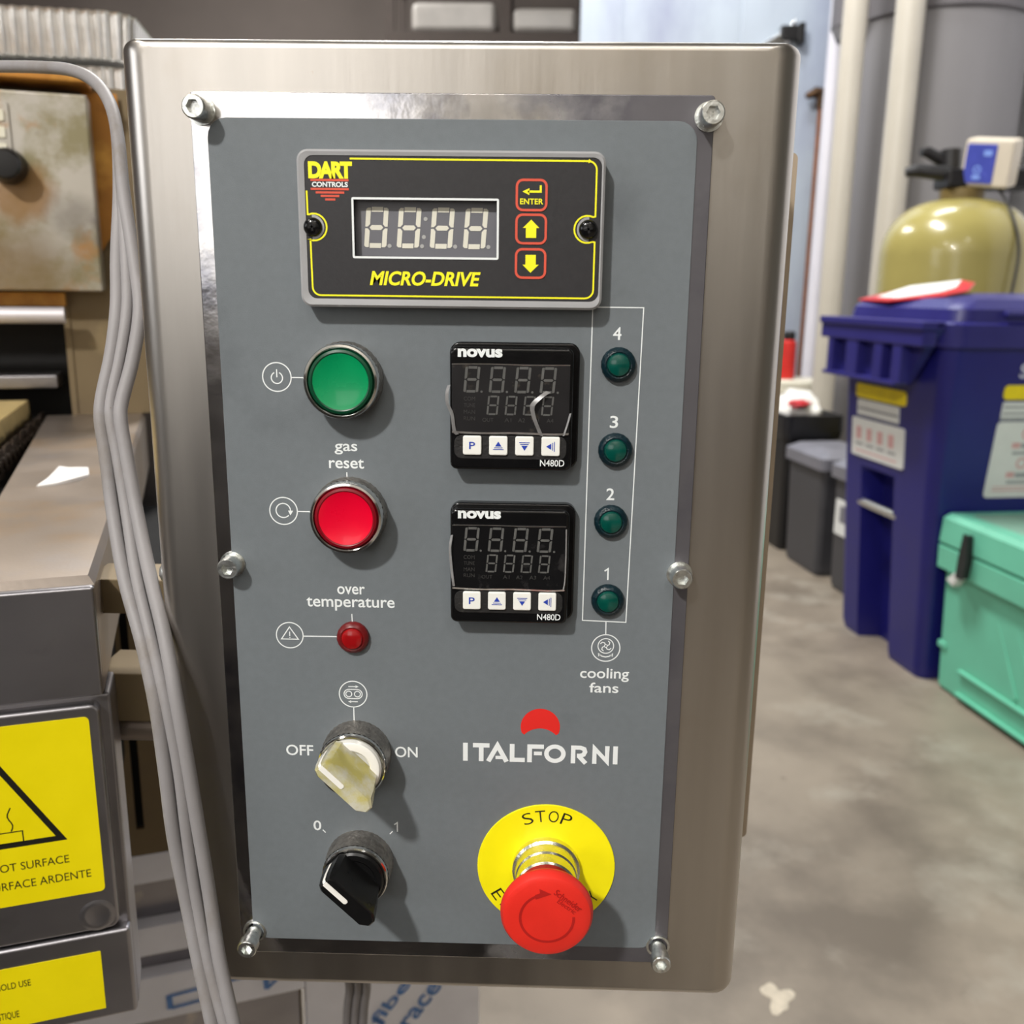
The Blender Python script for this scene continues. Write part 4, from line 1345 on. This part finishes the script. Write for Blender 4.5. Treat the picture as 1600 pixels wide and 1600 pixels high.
# ================================================================== row of bins, in the row's own frame
def rowthing(name, label, cat, a, bb, group=None):
    t = thing(name, label, cat, RT @ Vector((a, bb, 0)), ROWR, group)
    t_off = Matrix.Translation((-a, -bb, 0))
    return t, t_off


# big blue bin
bin_, T0 = rowthing('wheeled_bin', 'tall navy blue wheeled bin with ribbed lid lip behind the mint cooler', 'bin', 0.28, 0.30)
def bin_outline(a0, a1, b0, b1, r, notch):
    o = []
    # start front left corner, go along front (b0) with the lift-bar notch
    for i in range(5):
        t = PI + PI / 2 * i / 4
        o.append((a0 + r + r * math.cos(t), b0 + r + r * math.sin(t)))
    na, nb = 0.115, 0.315
    o += [(na, b0), (na + 0.012, b0 + notch), (nb - 0.012, b0 + notch), (nb, b0)]
    for (cx, cy, s) in ((a1 - r, b0 + r, -PI / 2), (a1 - r, b1 - r, 0), (a0 + r, b1 - r, PI / 2)):
        for i in range(5):
            t = s + PI / 2 * i / 4
            o.append((cx + r * math.cos(t), cy + r * math.sin(t)))
    return o
b = B(T=T0)
b.loft([(0.0, bin_outline(0.0, 0.485, 0.005, 0.60, 0.03, 0.07)), (0.03, bin_outline(-0.01, 0.490, -0.002, 0.61, 0.035, 0.075)), (0.56, bin_outline(-0.018, 0.512, -0.04, 0.64, 0.04, 0.075)),
        (0.585, bin_outline(-0.018, 0.5135, -0.042, 0.642, 0.04, 0.0)), (0.99, bin_outline(-0.022, 0.56, -0.07, 0.66, 0.045, 0.0))])
body = b.done('body', 'bin_blue', bin_)
b = B(T=T0)
b.tube([(0.10, -0.022, 0.462), (0.33, -0.022, 0.462)], 0.013, 12)
b.done('lift_bar', 'screw', bin_, label='pale lift bar')
b = B(T=T0)
b.loft([(0.985, bin_outline(-0.03, 0.580, -0.085, 0.68, 0.06, 0.0)), (1.045, bin_outline(-0.034, 0.584, -0.09, 0.684, 0.06, 0.0)),
        (1.052, bin_outline(-0.02, 0.570, -0.075, 0.67, 0.06, 0.0)), (1.085, bin_outline(-0.015, 0.566, -0.07, 0.665, 0.06, 0.0)),
        (1.112, bin_outline(0.01, 0.540, -0.04, 0.64, 0.06, 0.0)), (1.128, bin_outline(0.12, 0.46, 0.12, 0.52, 0.06, 0.0))])
lid = b.done('lid', 'bin_lid', bin_, label='blue lid')
b = B(T=T0)
b.prism([(0.0, 0.872), (0.425, 0.872), (0.56, 1.035), (0.56, 1.05), (-0.045, 1.05), (-0.045, 0.98)], 0.085, 0.108, back=True)
b.box(-0.045, 0.56, 1.030, 1.052, 0.085, 0.150, 0.004)
b.box(-0.02, 0.425, 0.870, 0.882, 0.085, 0.140, 0.003)
for (u, wd) in ((0.0, 0.035), (0.125, 0.07), (0.29, 0.05), (0.395, 0.05)):
    b.box(u, u + wd, 0.875, 0.99 if u else 1.03, 0.10, 0.138, 0.006)
b.box(-0.045, 0.55, 0.985, 1.04, 0.10, 0.142, 0.005)
b.done('lid_lip', 'bin_lid', lid)
TG = T0 @ Matrix.Translation((0.566, 0, 0)) @ Matrix.Rotation(PI / 2, 4, 'Z')
TS = T0 @ Matrix.Translation((0.5135, 0, 0.585)) @ Matrix.Rotation(PI / 2, 4, 'Z') @ Matrix.Rotation(math.atan2(0.0465, 0.405), 4, 'X') @ Matrix.Translation((0, 0, -0.585))      # front of this frame looks along the row
b = B(T=TG)
b.box(0.07, 0.20, 1.066, 1.082, 0.0, 0.022, 0.006)
b.box(0.20, 0.23, 1.060, 1.090, 0.0, 0.030, 0.008)
b.done('lid_grip', 'bin_lid', lid)
b = B(T=TS)
def sh_(v): return 0.598 - (0.588 + 0.008 * (v - 0.56) / 0.43)
b.mi = 0
b.prism(rrect(0.118, 0.845, 0.40, 0.885, 0.012), -0.006, 0.003)
b.done('yellow_label', 'label_yellow', bin_)
b = B(T=TS)
b.prism(rrect(0.122, 0.795, 0.40, 0.838, 0.004), -0.008, 0.0025)
b.mi = 2
b.prism(rrect(0.122, 0.785, 0.40, 0.795, 0.001), -0.008, 0.0026)
b.mi = 0
b.prism(rrect(0.118, 0.560, 0.42, 0.782, 0.012), -0.008, 0.0024)
b.mi = 1
for (v, r_) in ((0.748, 0.014), (0.662, 0.014)):
    b.stroke(circ(0.215, v, r_, 16), 0.006, 0.0028, True)
    b.box(0.175, 0.20, v - 0.042, v - 0.026, 0.0022, 0.0030)
b.box(0.14, 0.40, 0.580, 0.584, 0.0022, 0.0030); b.box(0.14, 0.40, 0.590, 0.593, 0.0022, 0.0030)
b.mi = 2
for v in (0.714, 0.628):
    b.box(0.203, 0.255, v - 0.008, v + 0.006, 0.0022, 0.0030); b.box(0.18, 0.25, v - 0.026, v - 0.018, 0.0022, 0.0030)
for v in (0.806, 0.824):
    b.box(0.125, 0.40, v - 0.003, v + 0.003, 0.0022, 0.0032)
b.done('white_label', ['label_white', 'label_pink', 'label_grey'], bin_)
b = B(T=TS)
b.text('SIC', 0.152, 0.905, 0.225, 0.945, 0.003, bold=0.02)
b.done('chalk_lettering', 'chalk', bin_)
TF = T0 @ Matrix.Translation((0, -0.0435, 0.585)) @ Matrix.Rotation(math.atan2(0.028, 0.405), 4, 'X')
b = B(T=TF)
b.prism(rrect(0.075, 0.218, 0.365, 0.262, 0.01), -0.003, 0.003); b.done('yellow_label', 'label_yellow', bin_)
b = B(T=TF)
b.prism(rrect(0.085, 0.160, 0.330, 0.212, 0.006), -0.003, 0.0025)
b.mi = 2
b.box(0.09, 0.33, 0.180, 0.188, 0.002, 0.0032); b.box(0.09, 0.33, 0.160, 0.166, 0.002, 0.0032)
b.mi = 0
b.prism(rrect(0.055, 0.030, 0.365, 0.152, 0.008), -0.003, 0.003)
b.mi = 1
for k in range(4):
    b.box(0.085 + 0.065 * k, 0.115 + 0.065 * k, 0.085, 0.125, 0.002, 0.0036)
b.box(0.08, 0.33, 0.045, 0.05, 0.002, 0.0036)
b.mi = 2
for k in range(4):
    b.box(0.082 + 0.065 * k, 0.128 + 0.065 * k, 0.066, 0.074, 0.002, 0.0036)
b.done('white_label', ['label_white', 'label_pink', 'label_grey'], bin_)

# paper sign lying on the lid
b = B(T=RT)
sg = [(0.02, -0.055), (0.24, -0.078), (0.44, -0.02), (0.42, 0.06), (0.28, 0.17), (0.05, 0.08)]
cxy = (0.25, 0.03)
top_ = [1.106, 1.104, 1.122, 1.136, 1.158, 1.140]
A_ = [b.bm.verts.new(RT @ Vector((p[0], p[1], z))) for p, z in zip(sg, top_)]
I_ = [b.bm.verts.new(RT @ Vector((cxy[0] + (p[0] - cxy[0]) * 0.72, cxy[1] + (p[1] - cxy[1]) * 0.72, z + 0.008))) for p, z in zip(sg, top_)]
D_ = [b.bm.verts.new(RT @ Vector((p[0], p[1], z - 0.004))) for p, z in zip(sg, top_)]
for i in range(6):
    j = (i + 1) % 6
    b.f([A_[i], A_[j], I_[j], I_[i]], 0); b.f([D_[i], D_[j], A_[j], A_[i]], 0)
b.f(I_, 1); b.f(D_[::-1], 0)
tag(b.done('packaging_bag', ['red_film', 'label_white']), 'flat red-edged white plastic bag lying on the blue bin lid', 'bag')

# mint cooler
cool, T0 = rowthing('cool_box', 'mint green hard cooler with black rubber latch on the floor beside the blue bin', 'cooler', 0.98, 0.26)
def rr3(a0, a1, b0, b1, r): return [(p[0], p[1]) for p in rrect(a0, b0, a1, b1, r, 4)]
b = B(T=T0)
b.loft([(0.0, rr3(0.545, 1.43, 0.04, 0.47, 0.014)), (0.012, rr3(0.535, 1.44, 0.03, 0.48, 0.014)), (0.36, rr3(0.527, 1.452, 0.018, 0.492, 0.014)),
        (0.366, rr3(0.513, 1.475, -0.004, 0.515, 0.014)), (0.428, rr3(0.512, 1.477, -0.006, 0.517, 0.014)), (0.431, rr3(0.516, 1.47, 0.0, 0.51, 0.014))])
b.box(0.64, 1.34, 0.02, 0.026, -0.032, -0.016); b.box(0.64, 1.34, 0.085, 0.095, -0.031, -0.016, 0.003)
for (u0, u1, v0, v1) in ((0.70, 0.92, 0.345, 0.15), (1.30, 1.08, 0.345, 0.15)):
    n_ = 8
    for k in range(n_): pass
T1 = b.T
for (u0, v0, u1, v1) in ((0.74, 0.345, 0.88, 0.11), (0.82, 0.345, 0.96, 0.11)):
    L_ = math.hypot(u1 - u0, v1 - v0)
    b.T = T1 @ Matrix.Translation(((u0 + u1) / 2, 0.0245, (v0 + v1) / 2)) @ Matrix.Rotation(-math.atan2(v1 - v0, u1 - u0), 4, 'Y')
    b.box(-L_ / 2, L_ / 2, -0.006, 0.006, -0.004, 0.0045, 0.003)
b.T = T1
b.box(0.530, 0.57, 0.125, 0.145, -0.035, -0.020, 0.004)
b.done('cooler_body', 'mint', cool)
b = B(T=T0)
b.loft([(0.436, rr3(0.516, 1.47, 0.0, 0.51, 0.014)), (0.440, rr3(0.512, 1.477, -0.006, 0.517, 0.014)), (0.508, rr3(0.514, 1.473, -0.002, 0.513, 0.014)), (0.521, rr3(0.524, 1.46, 0.011, 0.50, 0.014))])
b.mi = 1
b.loft([(0.5205, rr3(0.56, 1.42, 0.055, 0.46, 0.014)), (0.5235, rr3(0.565, 1.415, 0.06, 0.455, 0.014))])
b.mi = 0
b.box(0.508, 0.53, 0.452, 0.478, -0.10, -0.02, 0.010)
b.done('cooler_lid', ['mint', 'mint_top'], cool)
b = B(T=T0)
b.prism([(0.660, 0.492), (0.672, 0.492), (0.682, 0.425), (0.674, 0.372), (0.646, 0.372), (0.650, 0.425)], 0.006, 0.026, 0.004, back=True)
la = b.done('latch', 'rubber', cool, label='black rubber latch')
b = B(T=T0)
b.prism([(0.600, 0.350), (0.632, 0.338), (0.664, 0.378), (0.644, 0.388)], 0.0, 0.024, 0.004, back=True)
b.done('latch_end', 'label_white', la)

# waste bins behind
def waste_bin(name, label, a0, a1, b0, b1, h, lid=None, liner=None, sticker_=False):
    t, T0 = rowthing(name, label, 'waste bin', (a0 + a1) / 2, (b0 + b1) / 2, 'dark waste bins in a row')
    b = B(T=T0)
    b.loft([(0, rr3(a0 + 0.02, a1 - 0.02, b0 + 0.015, b1 - 0.015, 0.025)), (0.02, rr3(a0 + 0.012, a1 - 0.012, b0 + 0.008, b1 - 0.008, 0.025)),
            (h - 0.03, rr3(a0, a1, b0, b1, 0.025)), (h - 0.028, rr3(a0 - 0.008, a1 + 0.008, b0 - 0.008, b1 + 0.008, 0.025)), (h, rr3(a0 - 0.008, a1 + 0.008, b0 - 0.008, b1 + 0.008, 0.025)),
            (h, rr3(a0 + 0.006, a1 - 0.006, b0 + 0.006, b1 - 0.006, 0.022)), (h - 0.12, rr3(a0 + 0.01, a1 - 0.01, b0 + 0.01, b1 - 0.01, 0.022))], capt=True)
    b.done('bin_body', 'bin_can' if lid else 'black_plastic', t)
    if lid:
        b = B(T=T0)
        b.loft([(h - 0.035, rr3(a0 - 0.016, a1 + 0.016, b0 - 0.016, b1 + 0.016, 0.03)), (h + 0.012, rr3(a0 - 0.016, a1 + 0.016, b0 - 0.016, b1 + 0.016, 0.03)),
                (h + 0.035, rr3(a0 + 0.02, a1 - 0.02, b0 + 0.02, b1 - 0.02, 0.03)), (h + 0.042, rr3(a0 + 0.06, a1 - 0.06, b0 + 0.06, b1 - 0.06, 0.03))])
        b.done('bin_lid', 'bin_can_lid', t, label='grey lid')
    if liner:
        b = B(T=T0)
        rings = []
        nn = 40
        for (z, g) in ((h - 0.10, 0.010), (h - 0.06, 0.016), (h + 0.008, 0.014), (h + 0.010, -0.002), (h - 0.02, -0.014)):
            lp = rrect(a0 - g, b0 - g, a1 + g, b1 + g, 0.03, 9)
            rings.append((z, [(p[0] + 0.004 * math.sin(i * 1.7 + z * 90), p[1] + 0.004 * math.cos(i * 2.3)) for i, p in enumerate(lp)]))
        b.loft(rings, capb=False, capt=False)
        b.done('liner', liner, t)
    if sticker_:
        b = B(T=T0)
        v0 = h * 0.47
        b.prism(rrect(a0 + 0.035, v0, a0 + 0.20, v0 + 0.135, 0.006), -b0 - 0.004, -b0 + 0.001)
        b.mi = 1
        b.prism(rrect(a0 + 0.07, v0 + 0.05, a0 + 0.13, v0 + 0.115, 0.004), -b0 + 0.0, -b0 + 0.0018)
        b.done('bin_label', ['label_white', 'bin_can_lid'], t)
    return t


waste_bin('waste_bin', 'small charcoal bin with grey lid and white sticker, nearest the blue bin', -0.44, -0.11, 0.155, 0.40, 0.475, lid=True, sticker_=True)
waste_bin('waste_bin', 'charcoal bin with long grey lid between the small bin and the open black bin', -0.86, -0.53, 0.155, 0.395, 0.475, lid=True)
waste_bin('waste_bin', 'open black bin heaped with white rubbish, farthest of the dark bins', -1.30, -0.93, 0.17, 0.41, 0.60, liner='bag_black')


def lump(name, m, label, cat, c, s, seed, amp=0.25, parent=None):
    b = B()
    bmesh.ops.create_icosphere(b.bm, subdivisions=4, radius=1.0)
    for v in b.bm.verts:
        n_ = noise.fractal(v.co * 1.6 + Vector((seed, seed * 2, 0)), 1.0, 2.0, 4)
        v.co *= 1 + amp * n_
        v.co = Vector((v.co.x * s[0], v.co.y * s[1], v.co.z * s[2])) + Vector(c)
    o = b.done(name, m, angle=60)
    return tag(o, label, cat)


q = RT @ Vector((-1.12, 0.29, 0.60))
lump('rubbish_bag', 'bag_white', 'crumpled white rubbish bag heaped in the open black bin', 'rubbish bag', (q.x, q.y, 0.600), (0.10, 0.15, 0.095), 3.1)
q = RT @ Vector((-0.98, 0.24, 0.60))
lump('food_wrapper', 'red_film', 'crumpled red wrapper on the heap in the open black bin', 'wrapper', (q.x, q.y, 0.655), (0.045, 0.05, 0.016), 7.7, 0.4)

# cream tub with red canister behind the bins
tubp = Vector((1.463, 4.95, 0))
tub = thing('storage_tub', 'cream plastic tub standing on the floor behind the dark bins', 'tub', tubp)
b = B()
b.lathe([], 0, 0)
pr = [(0.125, 0.0), (0.135, 0.01), (0.150, 0.60), (0.158, 0.60), (0.158, 0.625), (0.15, 0.63)]
b.loft([(z, circ(0, 0, r_, 36)) for r_, z in pr])
b.done('tub_body', 'cream_plastic', tub)
b = B()
b.loft([(0.631, circ(0, 0, 0.160, 36)), (0.655, circ(0, 0, 0.160, 36)), (0.662, circ(0, 0, 0.150, 36))])
b.done('tub_lid', 'cream_plastic', tub)
can = thing('canister', 'red canister with black cap standing on the cream tub', 'canister', tubp + Vector((-0.048, -0.02, 0.6625)))
b = B()
b.loft([(z, circ(0, 0, r_, 28)) for r_, z in ((0.044, 0), (0.048, 0.006), (0.048, 0.19), (0.044, 0.203), (0.032, 0.212))])
b.done('canister_body', 'red_plastic', can)
b = B()
b.loft([(z, circ(0.006, 0, r_, 24)) for r_, z in ((0.030, 0.212), (0.032, 0.215), (0.032, 0.25), (0.026, 0.258))])
b.done('cap', 'black_plastic', can)

# water softener
sof = thing('water_softener', 'olive fibreglass water softener tank with black valve behind the blue bin', 'water tank', (1.705, 3.60, 0))
b = B()
prof = [(0.24, 0.0), (0.27, 0.02), (0.285, 0.06), (0.285, 1.27)] + [(0.285 * max(0.0, math.cos(t)) ** 0.72, 1.27 + 0.222 * math.sin(t)) for t in [i * 1.42 / 14 for i in range(1, 15)]]
b.loft([(z, circ(0, 0, r_, 48)) for r_, z in prof])
b.done('tank', 'fibre', sof)
b = B()
b.loft([(z, circ(0, 0, r_, 32)) for r_, z in ((0.078, 1.485), (0.082, 1.492), (0.082, 1.525), (0.074, 1.53))])
b.done('neck', 'brown_neck', sof)
b = B()
b.box(-0.085, 0.27, 1.530, 1.60, -0.09, 0.07, 0.012)
b.tube([(-0.06, 0.0, 1.585), (-0.17, 0.03, 1.60), (-0.215, 0.04, 1.595)], [0.03, 0.026, 0.018], 12)
b.tube([(-0.05, 0.05, 1.63), (-0.13, 0.06, 1.675), (-0.155, 0.06, 1.672)], [0.026, 0.022, 0.016], 12)
b.tube([(-0.04, 0.04, 1.58), (-0.04, 0.05, 1.68)], 0.04, 14)
b.tube([(0.10, 0.0, 1.56), (0.26, 0.01, 1.59), (0.34, 0.02, 1.58)], 0.035, 12)
valve = b.done('valve', 'black_plastic', sof, label='black valve body')
b = B(T=Matrix.Translation((0.052, -0.075, 1.618)) @ Matrix.Rotation(R(-42), 4, 'Z') @ Matrix.Rotation(R(10), 4, 'X') @ Matrix.Rotation(R(7), 4, 'Y'))
b.box(-0.075, 0.105, -0.085, 0.09, -0.05, 0.055, 0.014)
hd2 = b.done('control_head', 'ctl_cream', sof, label='cream control head')
b = B(T=Matrix.Translation((0.052, -0.075, 1.618)) @ Matrix.Rotation(R(-42), 4, 'Z') @ Matrix.Rotation(R(10), 4, 'X') @ Matrix.Rotation(R(7), 4, 'Y'))
b.prism(rrect(-0.064, -0.070, 0.045, 0.072, 0.006), 0.054, 0.058, 0.002)
b.mi = 1
b.stroke(circ(-0.015, -0.02, 0.012, 14), 0.005, 0.0586, True)
b.prism(rrect(0.0, 0.03, 0.03, 0.05, 0.003), 0.058, 0.059)
b.prism(rrect(-0.03, -0.055, 0.0, -0.04, 0.003), 0.058, 0.059)
b.done('control_screen', ['ctl_blue', 'ctl_blue_light'], hd2, label='blue screen')
b = B()
b.tube(smooth_path([Vector(p) for p in ((0.09, -0.10, 1.53), (0.10, -0.20, 1.44), (0.115, -0.275, 1.30), (0.105, -0.290, 1.15), (0.08, -0.292, 0.98))], 5), 0.006, 8)
b.done('hanging_wire', 'black_plastic', sof)

# pipes -----------------------------------------------------------------------
def pipe(name, label, x, y, r_, m, z1=5.2):
    t = thing(name, label, 'pipe', (x, y, 0))
    b = B(); b.loft([(0, circ(0, 0, r_, 28)), (z1, circ(0, 0, r_, 28))]); o = b.done('pipe_run', m, t)
    b = B(); b.loft([(z, circ(0, 0, rr_, 28)) for rr_, z in ((r_ * 1.02, 1.30), (r_ * 1.13, 1.305), (r_ * 1.13, 1.40), (r_ * 1.02, 1.405))]) if False else None
    return t


pipe('plastic_pipe', 'cream plastic pipe rising beside the copper pipe', 1.516, 4.56, 0.056, 'pvc')
pipe('plastic_pipe', 'cream plastic pipe rising in front of the big grey duct', 1.772, 4.56, 0.067, 'pvc')
pipe('plastic_pipe', 'thin glossy white pipe against the pale blue wall', 1.670, 5.38, 0.044, 'pvc_white')
cp = thing('copper_pipe', 'thin copper pipe with bronze elbow running down the pale blue wall', 'pipe', (1.645, 5.50, 0))
b = B(); b.tube([(0, 0, 0.0), (0, 0, 2.19)], 0.013, 12); b.done('pipe_run', 'copper', cp)
b = B()
b.tube([(0, 0, 2.16), (0, 0, 2.235), (-0.012, 0, 2.25)], 0.026, 14); b.tube([(0.03, 0, 2.235), (-0.03, 0, 2.245), (-0.085, 0, 2.222)], [0.028, 0.030, 0.016], 14)
b.tube([(0, 0, 2.235), (0, 0.06, 2.235)], 0.018, 12)
b.done('elbow', 'bronze', cp, label='bronze elbow fitting')
br = thing('pipe_clamp', 'silver and black clamp on the pale blue wall above the box corner', 'clamp', (1.45, 5.555, 2.55))
b = B(); b.box(-0.055, 0.06, -0.03, 0.05, 0.0, 0.05, 0.008); b.box(0.04, 0.075, -0.05, 0.06, 0.0, 0.07, 0.006); b.done('clamp_body', 'black_plastic', br)
b = B(); b.prism([(-0.16, -0.05), (0.0, -0.05), (0.03, 0.075), (0.02, 0.085), (-0.02, 0.03)], 0.01, 0.035, 0.004, back=True); b.done('clamp_strap', 'chrome', br)

du = thing('air_duct', 'large grey round duct behind the cream pipes', 'duct', (2.09, 5.02, 0))
b = B(); b.loft([(0, circ(0, 0, 0.425, 56)), (2.46, circ(0, 0, 0.425, 56))]); b.done('duct_run', 'duct', du)
b = B(); b.loft([(z, circ(0, 0, r_, 56)) for r_, z in ((0.428, 2.455), (0.445, 2.465), (0.445, 5.1))]); b.done('collar', 'duct_dark', du, label='darker upper section')
VT = Matrix.Translation((-0.39, 0.0, 2.36))
b = B(T=VT); b.loft([(z, circ(0, 0, r_, 40)) for r_, z in ((0.02, 0.0), (0.08, 0.012), (0.13, 0.045), (0.155, 0.10))], capt=False); sd = b.done('branch_end', 'duct', du)
b = B(T=VT); b.loft([(z, circ(0, 0, r_, 40)) for r_, z in ((0.155, 0.10), (0.16, 0.102), (0.16, 2.7))], capb=False); b.done('branch_pipe', 'duct_dark', du)
b = B(T=RT)
b.tube([(-2.75, 1.83, 2.62), (-1.0, 1.83, 2.60)], 0.014, 10)
tag(b.done('wall_conduit', 'duct'), 'thin grey conduit along the white wall at the upper right', 'conduit')

# far storage rack
rk = thing('storage_rack', 'dark storage rack in the dim hall beyond the box top', 'rack', (-0.55, 7.6, 0))
b = B()
for u in (-0.62, 0.28, 0.90):
    b.box(u, u + 0.07, 0, 4.0, -0.05, 0.0)
    b.box(u, u + 0.07, 0, 4.0, -0.75, -0.70)
b.done('upright', 'rack', rk)
for z in (2.55, 3.06, 3.62):
    b = B(); b.box(-0.62, 0.97, z - 0.09, z, -0.75, 0.02, 0.004); b.done('shelf', 'rack', rk)
k = 0
for (u0, u1, z, hh, lb) in ((-0.52, 0.22, 2.55, 0.40, 'long pale wrapped bundle on the lower rack shelf, away from the blue wall'),
                       (0.36, 0.86, 2.55, 0.36, 'short pale wrapped bundle on the lower rack shelf, nearest the blue wall'),
                       (-0.42, 0.24, 3.06, 0.22, 'flat pale wrapped bundle on the upper rack shelf, away from the blue wall'),
                       (0.36, 0.86, 3.06, 0.18, 'flat pale wrapped bundle on the upper rack shelf, nearest the blue wall')):
    b = B(T=Matrix.Translation((-0.55, 7.6, 0)))
    b.box(u0, u1, z + 0.001, z + hh, -0.65, 0.0, 0.05, 3)
    tag(b.done('wrapped_bundle', 'bundle'), lb, 'bundle', 'wrapped bundles on the rack')

# pale patch where the floor paint has flaked
b = B()
pp = []
fc = Vector((0.446, 0.968, 0))
for i in range(26):
    t = 2 * PI * i / 26
    r_ = 0.020 + 0.006 * math.sin(3 * t + 1) + 0.004 * math.sin(5 * t)
    pp.append((fc.x + r_ * 1.1 * math.cos(t), fc.y + r_ * 1.6 * math.sin(t)))
b.loft([(0.0002, pp), (0.0012, [(fc.x + (p[0] - fc.x) * .9, fc.y + (p[1] - fc.y) * .9) for p in pp])])
tag(b.done('floor_patch', 'flake'), 'small pale flaked patch on the concrete floor at the bottom of the picture', 'floor patch')
